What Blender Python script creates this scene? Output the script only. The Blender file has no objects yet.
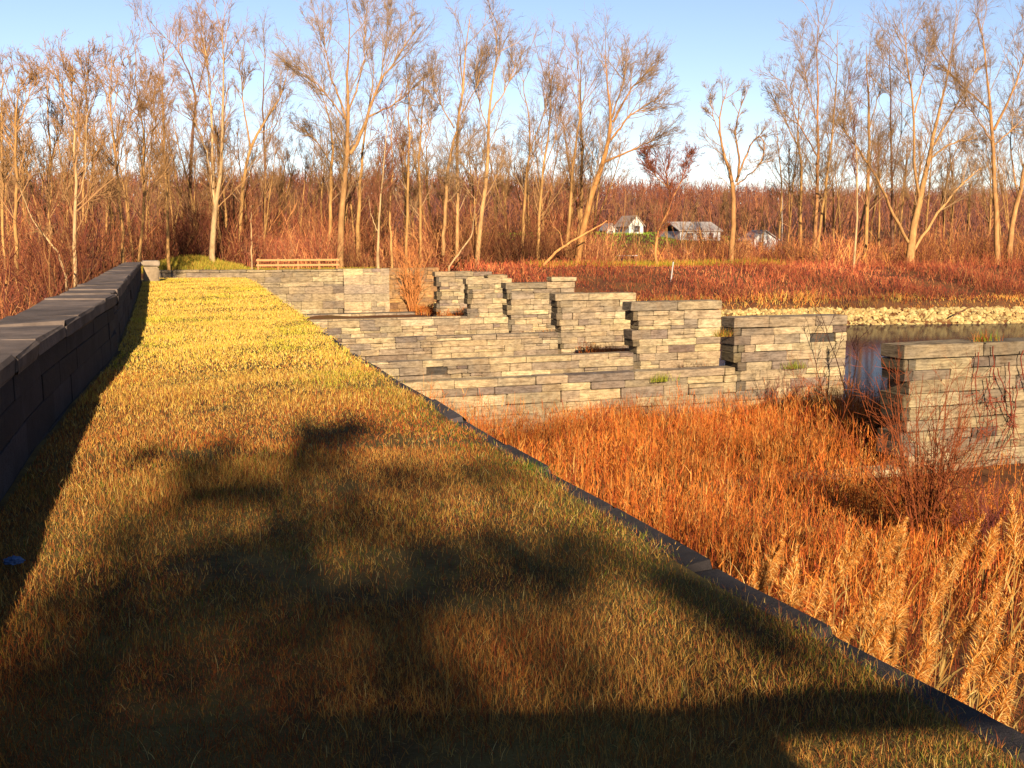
import bpy, bmesh, math
import numpy as np

rng = np.random.default_rng(11)
scene = bpy.context.scene
COL = scene.collection
V3 = np.array

# ------------------------------------------------------------------ camera numbers
FPX = 1005.0
TH = math.atan((384 - 240) / FPX)
PS = math.atan((512 - 160) / FPX * math.cos(TH))
CF = V3([math.sin(PS) * math.cos(TH), math.cos(PS) * math.cos(TH), -math.sin(TH)])
CR = V3([math.cos(PS), -math.sin(PS), 0.0])
CU = np.cross(CR, CF)
CP = V3([0.0, 0.0, 1.65])
ALB = .53      # all surface colours are written for a picture and brought down to real reflectances by this


def aty(u, v, y):
    """point at distance y along the walkway seen in direction (u, v)"""
    d = CF + CR * (u - 512) / FPX + CU * (384 - v) / FPX
    return CP + d * (y / d[1])


def lin(r, g, b):
    return np.where(V3([r, g, b]) / 255. <= .04045, V3([r, g, b]) / 255. / 12.92, ((V3([r, g, b]) / 255. + .055) / 1.055) ** 2.4)


# ------------------------------------------------------------------ tags
def tag(o, label=None, cat=None, group=None, kind=None):
    if label: o['label'] = label
    if cat: o['category'] = cat
    if group: o['group'] = group
    if kind: o['kind'] = kind
    return o


def thing(name, label, cat, loc=(0, 0, 0), group=None):
    o = bpy.data.objects.new(name, None)
    o.empty_display_size = .2
    COL.objects.link(o)
    o.location = [float(q) for q in loc]
    return tag(o, label, cat, group)


def link(name, me, parent=None):
    """one mesh object; vertices are in world space and shifted to the parent's base"""
    o = bpy.data.objects.new(name, me)
    COL.objects.link(o)
    if parent is not None:
        o.parent = parent
        l = parent.location
        n = len(me.vertices)
        co = np.empty(n * 3, np.float32)
        me.vertices.foreach_get('co', co)
        co = co.reshape(-1, 3) - V3([l.x, l.y, l.z], dtype=np.float32)
        me.vertices.foreach_set('co', co.ravel())
        me.update()
    return o


# ------------------------------------------------------------------ mesh tools
class Geo:
    def __init__(s):
        s.v, s.q, s.t, s.n = [], [], [], 0

    def add(s, verts, quads, tint):
        verts = np.asarray(verts, np.float32).reshape(-1, 3)
        tint = np.broadcast_to(np.asarray(tint, np.float32), verts.shape)
        s.v.append(verts); s.t.append(tint)
        s.q.append(np.asarray(quads, np.int64).reshape(-1, 4) + s.n)
        s.n += len(verts)

    def mesh(s, name, mat, smooth=False):
        V = np.concatenate(s.v); Q = np.concatenate(s.q); T = np.concatenate(s.t)
        me = bpy.data.meshes.new(name)
        me.vertices.add(len(V)); me.vertices.foreach_set('co', V.ravel())
        me.loops.add(Q.size); me.loops.foreach_set('vertex_index', Q.ravel().astype(np.int32))
        me.polygons.add(len(Q)); me.polygons.foreach_set('loop_start', (np.arange(len(Q)) * 4).astype(np.int32))
        me.polygons.foreach_set('use_smooth', np.full(len(Q), bool(smooth)))
        me.update(calc_edges=True)
        a = me.color_attributes.new('tint', 'FLOAT_COLOR', 'POINT')
        c = np.ones((len(V), 4), np.float32); c[:, :3] = T * ALB
        a.data.foreach_set('color', c.ravel())
        me.materials.append(mat)
        return me

    def build(s, name, mat, parent=None, smooth=False):
        return link(name, s.mesh(name, mat, smooth), parent)


def norm(a):
    return a / np.maximum(np.linalg.norm(a, axis=-1, keepdims=True), 1e-9)


def tubes(g, P, R, k, tint):
    """P (M,n,3) centre lines, R (M,n) radii, k sides, tint (M,3) or (3,)"""
    P = np.asarray(P, float); R = np.asarray(R, float)
    if P.ndim == 2: P = P[None]; R = R[None]
    M, n, _ = P.shape
    T = norm(np.gradient(P, axis=1))
    mean = norm(T.mean(1))
    ref = np.where(np.abs(mean[:, 2:3]) < .8, V3([[0, 0, 1.]]), V3([[1., .2, 0]]))
    N = norm(np.cross(T, ref[:, None, :])); B = np.cross(T, N)
    a = np.arange(k) * 2 * math.pi / k
    ring = N[:, :, None, :] * np.cos(a)[None, None, :, None] + B[:, :, None, :] * np.sin(a)[None, None, :, None]
    V = P[:, :, None, :] + ring * R[:, :, None, None]
    idx = np.arange(M * n * k).reshape(M, n, k)
    A = idx[:, :-1, :]; Bq = idx[:, 1:, :]
    Q = np.stack([A, np.roll(A, -1, 2), np.roll(Bq, -1, 2), Bq], -1)
    t = np.asarray(tint, float)
    t = np.broadcast_to(t[:, None, None, :] if t.ndim == 2 else t, (M, n, k, 3))
    g.add(V, Q, t.reshape(-1, 3))


def ribbons(g, P, W, S, tint):
    """P (M,n,3), half widths W (M,n), side vectors S (M,3)"""
    M, n, _ = P.shape
    off = S[:, None, :] * W[:, :, None]
    V = np.stack([P - off, P + off], 2)
    idx = np.arange(M * n * 2).reshape(M, n, 2)
    Q = np.stack([idx[:, :-1, 0], idx[:, :-1, 1], idx[:, 1:, 1], idx[:, 1:, 0]], -1)
    t = np.asarray(tint, float)
    t = np.broadcast_to(t[:, None, None, :] if t.ndim == 2 else t, (M, n, 2, 3))
    g.add(V, Q, t.reshape(-1, 3))


def wander(start, d, length, n, wob, up):
    M = len(start)
    P = np.empty((M, n, 3)); P[:, 0] = start
    d = norm(d)
    st = (np.asarray(length) / (n - 1))[:, None]
    for i in range(1, n):
        d = d + rng.normal(0, wob, (M, 3)); d[:, 2] += up
        d = norm(d)
        P[:, i] = P[:, i - 1] + d * st
    return P


def sample(P, t):
    n = P.shape[1]
    x = np.clip(t * (n - 1), 0, n - 1 - 1e-6); i = x.astype(int); f = (x - i)[:, None]
    m = np.arange(len(P))
    return P[m, i] * (1 - f) + P[m, i + 1] * f, norm(P[m, i + 1] - P[m, i])


def offshoots(P, R, L, per, t0, t1, a0, a1, lf, n, wob, up, r0, r1, shrink=.55):
    """children of branches P (M,n,3) with radii R and lengths L"""
    M = len(P)
    i = np.repeat(np.arange(M), per)
    t = rng.uniform(t0, t1, len(i))
    s, tan = sample(P[i], t)
    x = np.clip((t * (P.shape[1] - 1)).astype(int), 0, P.shape[1] - 1)
    pr = R[i, x]
    per_v = norm(np.cross(tan, rng.normal(0, 1, (len(i), 3))))
    a = np.radians(rng.uniform(a0, a1, len(i)))[:, None]
    d = tan * np.cos(a) + per_v * np.sin(a)
    ln = L[i] * lf * (1 - shrink * t) * rng.uniform(.6, 1.25, len(i))
    C = wander(s, d, ln, n, wob, up)
    rb = np.minimum(pr * .75, r0)
    rr = rb[:, None] + (np.minimum(r1, rb)[:, None] - rb[:, None]) * np.linspace(0, 1, n)[None]
    return C, rr, ln


def fbm(x, y, s, seed=0):
    """cheap smooth noise in about -1..1"""
    r = np.random.default_rng(seed); o = 0
    for k in range(6):
        a = r.uniform(0, 6.28); f = s * r.uniform(.6, 1.9); p = r.uniform(0, 6.28)
        o = o + np.sin((x * math.cos(a) + y * math.sin(a)) * f + p)
    return o / 3.2


# ------------------------------------------------------------------ materials
def new_mat(name, rough=.9, spec=.15):
    m = bpy.data.materials.new(name); m.use_nodes = True
    nt = m.node_tree; b = nt.nodes['Principled BSDF']
    b.inputs['Roughness'].default_value = rough
    b.inputs['Specular IOR Level'].default_value = spec
    return m, nt, b


def tint_mat(name, rough=.9, spec=.12, noise=None, bump=None, translucent=0):
    """base colour from the piece's own colour, broken up by object-space noise"""
    m, nt, b = new_mat(name, rough, spec)
    at = nt.nodes.new('ShaderNodeAttribute'); at.attribute_name = 'tint'
    out = at.outputs['Color']
    tc = nt.nodes.new('ShaderNodeTexCoord')
    if noise:
        sc, lo, hi, stretch = noise
        mp = nt.nodes.new('ShaderNodeMapping'); mp.inputs['Scale'].default_value = stretch
        nt.links.new(tc.outputs['Object'], mp.inputs['Vector'])
        nz = nt.nodes.new('ShaderNodeTexNoise'); nz.inputs['Scale'].default_value = sc
        nz.inputs['Detail'].default_value = 8; nz.inputs['Roughness'].default_value = .68
        nt.links.new(mp.outputs['Vector'], nz.inputs['Vector'])
        mr = nt.nodes.new('ShaderNodeMapRange'); mr.inputs['From Min'].default_value = .3; mr.inputs['From Max'].default_value = .7
        mr.inputs['To Min'].default_value = lo; mr.inputs['To Max'].default_value = hi
        nt.links.new(nz.outputs['Fac'], mr.inputs['Value'])
        mx = nt.nodes.new('ShaderNodeVectorMath'); mx.operation = 'SCALE'
        nt.links.new(out, mx.inputs[0]); nt.links.new(mr.outputs['Result'], mx.inputs['Scale'])
        out = mx.outputs['Vector']
    if bump:
        sc, st, dist = bump
        nb = nt.nodes.new('ShaderNodeTexNoise'); nb.inputs['Scale'].default_value = sc
        nb.inputs['Detail'].default_value = 9; nb.inputs['Roughness'].default_value = .7
        nt.links.new(tc.outputs['Object'], nb.inputs['Vector'])
        bp = nt.nodes.new('ShaderNodeBump'); bp.inputs['Strength'].default_value = st; bp.inputs['Distance'].default_value = dist
        nt.links.new(nb.outputs['Fac'], bp.inputs['Height']); nt.links.new(bp.outputs['Normal'], b.inputs['Normal'])
    nt.links.new(out, b.inputs['Base Color'])
    if translucent:
        tr = nt.nodes.new('ShaderNodeBsdfTranslucent'); nt.links.new(out, tr.inputs['Color'])
        ms = nt.nodes.new('ShaderNodeMixShader'); ms.inputs['Fac'].default_value = translucent
        nt.links.new(b.outputs['BSDF'], ms.inputs[1]); nt.links.new(tr.outputs['BSDF'], ms.inputs[2])
        nt.links.new(ms.outputs['Shader'], nt.nodes['Material Output'].inputs['Surface'])
    return m


def ground_mat(name, cols, scale, rough=.95, bump=(3, .5, .05)):
    m, nt, b = new_mat(name, rough, .08)
    tc = nt.nodes.new('ShaderNodeTexCoord')
    nz = nt.nodes.new('ShaderNodeTexNoise'); nz.inputs['Scale'].default_value = scale
    nz.inputs['Detail'].default_value = 10; nz.inputs['Roughness'].default_value = .7
    nt.links.new(tc.outputs['Object'], nz.inputs['Vector'])
    cr = nt.nodes.new('ShaderNodeValToRGB'); e = cr.color_ramp.elements
    n = len(cols)
    for i, c in enumerate(cols):
        p = .3 + .4 * i / (n - 1)
        el = e[i] if i < 2 else e.new(p)
        el.position = p; el.color = (*(V3(c) * ALB), 1)
    nt.links.new(nz.outputs['Fac'], cr.inputs['Fac']); nt.links.new(cr.outputs['Color'], b.inputs['Base Color'])
    nb = nt.nodes.new('ShaderNodeTexNoise'); nb.inputs['Scale'].default_value = bump[0]; nb.inputs['Detail'].default_value = 8
    nt.links.new(tc.outputs['Object'], nb.inputs['Vector'])
    bp = nt.nodes.new('ShaderNodeBump'); bp.inputs['Strength'].default_value = bump[1]; bp.inputs['Distance'].default_value = bump[2]
    nt.links.new(nb.outputs['Fac'], bp.inputs['Height']); nt.links.new(bp.outputs['Normal'], b.inputs['Normal'])
    return m


def stone_mat(name):
    """hewn limestone: the block's own colour, mottled, with grey weather crust, rusty streaks and fine bedding lines"""
    m, nt, b = new_mat(name, .93, .12)
    N = nt.nodes.new; Lk = nt.links.new
    at = N('ShaderNodeAttribute'); at.attribute_name = 'tint'
    tc = N('ShaderNodeTexCoord')
    def noise(scale, stretch, lo, hi, det=8, rough=.7):
        mp = N('ShaderNodeMapping'); mp.inputs['Scale'].default_value = stretch; Lk(tc.outputs['Object'], mp.inputs['Vector'])
        nz = N('ShaderNodeTexNoise'); nz.inputs['Scale'].default_value = scale; nz.inputs['Detail'].default_value = det; nz.inputs['Roughness'].default_value = rough
        Lk(mp.outputs['Vector'], nz.inputs['Vector'])
        mr = N('ShaderNodeMapRange'); mr.inputs['From Min'].default_value = lo; mr.inputs['From Max'].default_value = hi
        Lk(nz.outputs['Fac'], mr.inputs['Value']); return mr.outputs['Result'], nz.outputs['Fac']
    def mix(fac, a, bcol, mode='MIX', amt=None):
        mx = N('ShaderNodeMix'); mx.data_type = 'RGBA'; mx.blend_type = mode
        if amt is not None:
            mu = N('ShaderNodeMath'); mu.operation = 'MULTIPLY'; mu.inputs[1].default_value = amt; Lk(fac, mu.inputs[0]); fac = mu.outputs[0]
        Lk(fac, mx.inputs[0]); Lk(a, mx.inputs[6])
        if isinstance(bcol, tuple): mx.inputs[7].default_value = bcol
        else: Lk(bcol, mx.inputs[7])
        return mx.outputs[2]
    crust, _ = noise(.55, (1, 1, 1.6), .46, .66)
    rust, _ = noise(1.1, (1, 1, .45), .52, .72)
    mott, mf = noise(3.2, (1, 1, 2.0), .42, .66, 10, .78)
    bed, bf = noise(1.6, (1, 1, 11), .48, .66, 6, .65)
    c = mix(crust, at.outputs['Color'], (.16 * ALB, .135 * ALB, .115 * ALB, 1), amt=.5)
    c = mix(rust, c, (.30 * ALB, .17 * ALB, .075 * ALB, 1), amt=.5)
    c = mix(mott, (c), (.30, .275, .25, 1), 'MULTIPLY', .8)
    c = mix(bed, c, (.42, .38, .35, 1), 'MULTIPLY', .7)
    Lk(c, b.inputs['Base Color'])
    ad = N('ShaderNodeMath'); ad.operation = 'ADD'; Lk(mf, ad.inputs[0]); Lk(bf, ad.inputs[1])
    bp = N('ShaderNodeBump'); bp.inputs['Strength'].default_value = .75; bp.inputs['Distance'].default_value = .05
    Lk(ad.outputs[0], bp.inputs['Height']); Lk(bp.outputs['Normal'], b.inputs['Normal'])
    return m


M_STONE = stone_mat('weathered_limestone')
M_DARKSTONE = tint_mat('lichened_stone', .9, .15, (2.2, .45, 1.45, (1, 1, 1)), (14, .8, .03))
M_BARK = tint_mat('bark', .92, .1, (2.6, .45, 1.35, (1, 1, .35)), (6, .8, .05))
M_TWIG = tint_mat('twig', .9, .1)
M_GRASS = tint_mat('grass_blade', .75, .15, translucent=.25)
M_REED = tint_mat('dry_reed', .75, .15, translucent=.25)
M_PLUME = tint_mat('reed_plume', .9, .05, translucent=.35)
M_BRUSH = tint_mat('dry_brush', .85, .1, translucent=.15)
M_LEAF = tint_mat('leaf', .7, .2, translucent=.2)
M_WOOD = tint_mat('grey_wood', .85, .15, (2.5, .7, 1.2, (6, 6, .8)), (20, .4, .01))
M_PAINT = tint_mat('painted_board', .6, .25, (1.2, .88, 1.06, (1, 1, 1)))
M_ROCK = tint_mat('rock', .93, .12, (1.2, .6, 1.25, (1, 1, 1)), (7, .6, .05))
M_SOIL = ground_mat('thatch_soil', [(.05, .03, .012), (.11, .065, .02), (.2, .13, .035), (.13, .12, .03)], 1.1, bump=(40, .6, .02))
M_TERRAIN = ground_mat('leaf_litter_ground', [(.06, .026, .014), (.13, .05, .022), (.2, .085, .03), (.15, .09, .03)], .25)

m, nt, b = new_mat('river_water', .09, .13)
b.inputs['IOR'].default_value = 1.08; b.inputs['Base Color'].default_value = (.005, .006, .016, 1)
nz = nt.nodes.new('ShaderNodeTexNoise'); nz.inputs['Scale'].default_value = 1.2; nz.inputs['Detail'].default_value = 5
tc = nt.nodes.new('ShaderNodeTexCoord'); mp = nt.nodes.new('ShaderNodeMapping'); mp.inputs['Scale'].default_value = (.5, 2, 1)
nt.links.new(tc.outputs['Object'], mp.inputs['Vector']); nt.links.new(mp.outputs['Vector'], nz.inputs['Vector'])
bp = nt.nodes.new('ShaderNodeBump'); bp.inputs['Strength'].default_value = .08; bp.inputs['Distance'].default_value = .05
nt.links.new(nz.outputs['Fac'], bp.inputs['Height']); nt.links.new(bp.outputs['Normal'], b.inputs['Normal'])
M_WATER = m
m, nt, b = new_mat('window_glass', .15, .5); b.inputs['Base Color'].default_value = (.03, .035, .045, 1); M_GLASS = m

# ------------------------------------------------------------------ terrain
def sm(a, b, x):
    t = np.clip((x - a) / (b - a), 0, 1); return t * t * (3 - 2 * t)


def bank_line(x):
    """where the far bank rises from the river bed"""
    right = 72.0 - .215 * (np.maximum(x, 26) - 30)
    y = 91.5 + (right - 91.5) * sm(24, 30, x)
    return 50 + (y - 50) * sm(-3, 1.5, x)


def height(x, y):
    x = np.asarray(x, float); y = np.asarray(y, float)
    d = y - np.minimum(bank_line(x), 92)
    bed = -5.0 - 1.3 * sm(25.5, 31, x + 2.2 * fbm(x, y, .25, 3)) + .12 * fbm(x, y, .8, 4)
    rise = 1.75 * sm(-.5, 4, d) + 2.2 * sm(3, 26, d)
    built = 1 - sm(21, 27, x)
    steep = 3.95 * sm(.1, 1.3, y - 91.5 - 3.6 * sm(19.6, 20.3, x))
    rise = np.where((y > 80) & (x > -1), rise * (1 - built) + steep * built, rise)
    z = np.maximum(bed, -6.3) + np.where(d > -1, (rise + (-5.15 - bed) * sm(-1, 2, d)), 0)
    z = z + sm(15, 40, d) * .25 * fbm(x, y, .12, 5)
    z = z + 3.9 * sm(122, 178, y) + 18.5 * sm(200, 420, y + .12 * x) * (.85 + .15 * fbm(x, y, .012, 6))
    z = z + 1.15 * np.exp(-((x - 2.6) / 3.6) ** 2 - ((y - 97) / 3.2) ** 2)
    near = sm(-1.5, -9, y)
    return z * (1 - near) + (-.12) * near


def grid(name, xs, ys, zf, mat):
    X, Y = np.meshgrid(xs, ys, indexing='ij')
    Z = zf(X, Y)
    V = np.stack([X, Y, Z], -1)
    idx = np.arange(X.size).reshape(X.shape)
    Q = np.stack([idx[:-1, :-1], idx[1:, :-1], idx[1:, 1:], idx[:-1, 1:]], -1)
    g = Geo(); g.add(V, Q, (.3, .2, .1))
    return g.build(name, mat, smooth=True)


xs = np.unique(np.concatenate([np.linspace(-900, -80, 22), np.linspace(-80, 150, 231), np.linspace(150, 1200, 36)]))
ys = np.unique(np.concatenate([np.linspace(-300, -20, 12), np.linspace(-20, 130, 181), np.linspace(130, 440, 60), np.linspace(440, 1600, 16)]))
tag(grid('ground', xs, ys, height, M_TERRAIN), 'brown littered ground of the river bed, banks and hill', kind='structure')
g = Geo()
g.add([(24, -60, -5.17), (700, -60, -5.17), (700, 90, -5.17), (24, 90, -5.17)], [[0, 1, 2, 3]], (0, 0, 0))
tag(g.build('river_water', M_WATER), 'dark blue river water', kind='structure')


# ------------------------------------------------------------------ stone blocks
def chamfer_box(x0, x1, y0, y1, z0, z1, c, jit):
    """a hewn block: a box with chamfered, slightly irregular edges (24 corners)"""
    cx, cy, cz = (x0 + x1) / 2, (y0 + y1) / 2, (z0 + z1) / 2
    hx, hy, hz = (x1 - x0) / 2, (y1 - y0) / 2, (z1 - z0) / 2
    c = min(c, hx * .4, hy * .4, hz * .4)
    V = []
    for sx in (-1, 1):
        for sy in (-1, 1):
            for sz in (-1, 1):
                V.append((sx * hx, sy * (hy - c), sz * (hz - c)))
                V.append((sx * (hx - c), sy * hy, sz * (hz - c)))
                V.append((sx * (hx - c), sy * (hy - c), sz * hz))
    V = V3(V) + V3([cx, cy, cz]) + rng.normal(0, jit, (24, 3))
    return V


def _box_faces():
    def i(sx, sy, sz, a): return ((sx > 0) * 4 + (sy > 0) * 2 + (sz > 0)) * 3 + a
    Q = []
    s2 = [(-1, -1), (1, -1), (1, 1), (-1, 1)]
    for s in (-1, 1):
        Q.append([i(s, a, b, 0) for a, b in s2][::s])
        Q.append([i(a, s, b, 1) for a, b in s2][::-s])
        Q.append([i(a, b, s, 2) for a, b in s2][::s])
    for a in (-1, 1):
        for b in (-1, 1):
            Q.append([i(a, b, -1, 0), i(a, b, 1, 0), i(a, b, 1, 1), i(a, b, -1, 1)])
            Q.append([i(a, -1, b, 0), i(a, 1, b, 0), i(a, 1, b, 2), i(a, -1, b, 2)])
            Q.append([i(-1, a, b, 1), i(1, a, b, 1), i(1, a, b, 2), i(-1, a, b, 2)])
    for sx in (-1, 1):
        for sy in (-1, 1):
            for sz in (-1, 1):
                Q.append([i(sx, sy, sz, 0), i(sx, sy, sz, 1), i(sx, sy, sz, 2), i(sx, sy, sz, 2)])
    return Q


BOXQ_ALL = _box_faces()
BOXQ = V3([q for q in BOXQ_ALL if len(set(q)) == 4])


def block(g, x0, x1, y0, y1, z0, z1, tint, c=.014, jit=.004):
    g.add(chamfer_box(x0, x1, y0, y1, z0, z1, c, jit), BOXQ, tint)


def plain(g, x0, x1, y0, y1, z0, z1, tint):
    block(g, x0, x1, y0, y1, z0, z1, tint, .006, .0)


STONES = [lin(214, 190, 146), lin(196, 172, 134), lin(178, 158, 130), lin(158, 138, 118), lin(134, 112, 98), lin(228, 206, 160)]
STONE_P = [.33, .31, .2, .07, .01, .08]


def stone_tint(dark=1.0):
    c = STONES[rng.choice(len(STONES), p=STONE_P)]
    return c * rng.uniform(.86, 1.06) * dark * V3([1.04, 1.0, .97]) * V3([1, rng.uniform(.96, 1.0), rng.uniform(.9, 1.02)])


def courses(g, x0, x1, y0, y1, z0, z1, hmin=.3, hmax=.46, lmin=.7, lmax=2.0, rough=.03, ragged=None, notch=None, dark=1.0, gap=.012, axis=0):
    """a wall of hewn courses one block thick along axis 0 (x) or 1 (y)"""
    z = z0; k = 0
    a0, a1 = (x0, x1) if axis == 0 else (y0, y1)
    while z < z1 - .12:
        h = rng.uniform(hmin, hmax)
        if z + h > z1 - .16: h = z1 - z
        rough_ = rough * .38
        a = a0 + (notch(k, z) if notch else 0) + rng.normal(0, rough_)
        end = a1 + rng.normal(0, rough) - (ragged(z) if ragged else 0)
        while a < end - .05:
            l = rng.uniform(lmin, lmax) * (.6 if rng.random() < .25 else 1)
            if a + l > end - .4: l = end - a
            p0 = rng.normal(0, rough_); p1 = rng.normal(0, rough_)
            if rng.random() < .04: p0 += .06
            t = stone_tint(dark)
            if notch and a < a0 + .25:      # left corner stones tinted nearly black: shade of the end faces painted in
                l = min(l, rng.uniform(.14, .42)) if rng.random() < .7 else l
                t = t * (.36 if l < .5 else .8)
            cut = rng.uniform(.35, .65) if (l > .8 and h > .27 and rng.random() < .16) else 0
            if rng.random() < .012 and not cut and l < 1.2: p0 += .28      # a stone fallen out of the face
            if axis == 0 and cut:
                block(g, a, a + l - gap, y0 + p0, y1 + p1, z, z + h * cut - gap, t, rng.uniform(.008, .03), .007)
                ll = l * rng.uniform(.4, .6)
                block(g, a, a + ll - gap, y0 + p0 * .5, y1 + p1, z + h * cut, z + h - gap, stone_tint(dark), rng.uniform(.008, .03), .007)
                block(g, a + ll, a + l - gap, y0 + p1, y1 + p1, z + h * cut, z + h - gap, stone_tint(dark), rng.uniform(.008, .03), .007)
            elif axis == 0: block(g, a, a + l - gap, y0 + p0, y1 + p1, z, z + h - gap, t, rng.uniform(.008, .035), .008)
            else: block(g, x0 + p0, x1 + p1, a, a + l - gap, z, z + h - gap, t)
            a += l
        z += h; k += 1


# -------- the ruined piers standing across the river bed
PIERS = [  # front top-left corner (u, v), top right end u, words
    (905, 346, 1130, 'ruined grey stone pier at the right edge with a red vine, nearest of the row'),
    (735, 318, 848, 'second nearest stone pier, its right end beside the open dark water'),
    (633, 303, 722, 'third stone pier counted from the right edge, with long level top slab'),
    (557, 294, 636, 'fourth stone pier from the right edge, with dark slot down its left corner'),
    (507, 283, 575, 'stone pier with a stepped top, in front of the fallen leaning trunk'),
    (467, 279, 512, 'narrow low stone pier second from the far end of the row'),
    (436, 272, 492, 'farthest stone pier of the row, next to the bushy gap of the abutment'),
]
for n, (u, v, ur, label) in enumerate(PIERS):
    Y = 22.8 + 9.8 * n
    p = aty(u, v, Y); xr = aty(ur, v, Y)[0]; zt = p[2]; x0 = p[0]
    t = thing('stone_pier', label, 'stone pier', (x0 + 2, Y + .5, -5.3), 'ruined aqueduct piers across the river bed')
    lowz = [-4.75, -3.05, -3.55, -3.45, -3.3, -3.95, -4.7][n]
    hole = {2, 5, 8} if n % 2 == 0 else {1, 3, 6}
    g = Geo()
    base = -5.45
    nx = rng.uniform(.16, .26)
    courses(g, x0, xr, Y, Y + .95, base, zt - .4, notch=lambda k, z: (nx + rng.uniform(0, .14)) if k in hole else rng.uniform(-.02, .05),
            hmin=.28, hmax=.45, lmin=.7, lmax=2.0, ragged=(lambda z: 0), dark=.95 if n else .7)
    block(g, x0 + 1.1, xr - .2, Y + .12, Y + .83, base + .02, zt - .42, (.08, .065, .05))
    g.build('masonry', M_STONE, t)
    a = x0 + rng.uniform(-.12, .0); k = 0
    while a < xr - .3:
        l = rng.uniform(1.5, 3.0)
        if a + l > xr - .8: l = xr - a
        hh = rng.uniform(-.02, .03)
        g = Geo(); block(g, a, a + l - .015, Y - .02 + rng.normal(0, .015), Y + .97, zt - .385, zt + hh, stone_tint(.9 if n else .62), .025, .01); g.build('capstone', M_STONE, t)
        a += l
    if n in (4,):
        g = Geo(); block(g, x0 + 3.1, x0 + 4.9, Y + .02, Y + .9, zt + .035, zt + .34, stone_tint(.8), .05, .02); g.build('capstone', M_STONE, t)
    if n == 5:
        g = Geo(); block(g, x0 + 1.6, x0 + 3.2, Y + .02, Y + .9, zt + .04, zt + .3, stone_tint(.85), .05, .02); g.build('capstone', M_STONE, t)
    g = Geo()
    lx0 = 2.9 if n else 13.0; lx1 = x0 + .04
    courses(g, lx0, lx1, Y - .1, Y + .5, -5.5, lowz, hmin=.26, hmax=.44, lmin=.9, lmax=2.6, rough=.045, dark=.9)
    block(g, lx0 + .3, lx1 - .1, Y + .03, Y + .42, -5.5, lowz - .06, (.08, .065, .05))
    g.build('low_wall', M_STONE, t)
# -------- far abutment across the end of the row
A0 = aty(228, 270, 91); A1 = aty(389, 268, 91)
t = thing('stone_abutment', 'far stone abutment with pale patched end block, below the rail fence', 'abutment', (13, 91.5, -5))
g = Geo()
xm = aty(343, 268, 91)[0]
courses(g, -1, xm, 91, 92.2, -5.5, -1.15, hmin=.4, hmax=.7, lmin=1, lmax=2.8, rough=.05, dark=.78)
block(g, -.6, xm - .3, 91.2, 92.1, -5.5, -1.2, (.08, .06, .045)); g.build('masonry', M_STONE, t)
g = Geo()
courses(g, xm + .02, A1[0], 90.85, 92.2, -5.5, -.92, hmin=.6, hmax=.95, lmin=1.6, lmax=3, rough=.03, dark=1.15)
block(g, xm + .3, A1[0] - .3, 91.1, 92.1, -5.5, -1.0, (.3, .26, .2)); g.build('end_block', M_STONE, t)
g = Geo()
courses(g, 4, A1[0] + 4.5, 88.9, 90.6, -5.5, aty(350, 314, 89)[2], hmin=.5, hmax=.8, lmin=1, lmax=2.5, rough=.04, dark=1.05)
block(g, 4.4, A1[0] + 4, 89.2, 90.4, -5.5, -4.85, (.2, .17, .13))
g.build('ledge', M_STONE, t)
a = -1.0
while a < xm:
    l = rng.uniform(1.2, 2.6); g = Geo(); block(g, a, min(a + l, xm) - .02, 90.9, 92.3, -1.135, -.95 + rng.uniform(-.04, .05), stone_tint(.8), .04, .015); g.build('capstone', M_STONE, t); a += l
t = thing('stone_wall', 'brown stained return wall behind the bush, right of the pale abutment block', 'stone wall', (22, 94, -5))
g = Geo(); courses(g, A1[0] + .1, A1[0] + 5.4, 93.6, 94.6, -5.5, -.95, hmin=.4, hmax=.7, rough=.05, dark=V3([.85, .62, .42])); g.build('masonry', M_STONE, t)
# low pale row of stones at the far end of the grass
t = thing('stone_wall', 'low pale row of stones under the yellow grass bank at the walkway end', 'stone wall', (2, 93, -2))
g = Geo(); courses(g, -.6, 6.4, 91.3, 92.6, -2.6, -1.55, hmin=.3, hmax=.45, lmin=.7, lmax=1.6, rough=.08, dark=1.05)
g.v = [v + V3([0, -3.2, 0], dtype=np.float32) for v in g.v]
g.build('masonry', M_STONE, t)

# ------------------------------------------------------------------ the towpath: parapet on the left, edge stones on the right
PAR = V3([(-9, -1.02), (2, -1.01), (7.2, -1.0), (8.9, -.98), (10.7, -.9), (15.9, -.63), (16.0, -.7), (18.6, -.66), (38, -.66)])  # y, inner x
def par_x(y): return np.interp(y, PAR[:, 0], PAR[:, 1])
OUT = V3([(-9, -1.75), (11.3, -1.56), (19.6, -1.33), (38, -1.2)])
t = thing('parapet_wall', 'long dark stone parapet wall along the left side of the grass walkway', 'stone wall', (-1.3, 15, 0))
g = Geo(); y = -8.0
DK = V3([.085, .08, .085])
zc = [-.3, .02, .3, .52, .70]
for za, zb in zip(zc[:-1], zc[1:]):
    y = -8.0 + rng.uniform(0, .6)
    while y < 38:
        l = rng.uniform(.6, 1.7); m = y + l / 2
        xi = par_x(m); xo = np.interp(m, OUT[:, 0], OUT[:, 1])
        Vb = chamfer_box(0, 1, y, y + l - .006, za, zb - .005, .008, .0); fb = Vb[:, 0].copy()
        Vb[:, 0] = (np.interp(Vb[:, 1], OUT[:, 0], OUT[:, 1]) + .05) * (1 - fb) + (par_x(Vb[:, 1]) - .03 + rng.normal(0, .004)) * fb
        g.add(Vb, BOXQ, V3([.024, .022, .027]) * rng.uniform(.6, 1.4)); y += l  # near-black tint carries the shade of the wall's inner side
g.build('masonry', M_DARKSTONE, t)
y = -8.0
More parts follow.
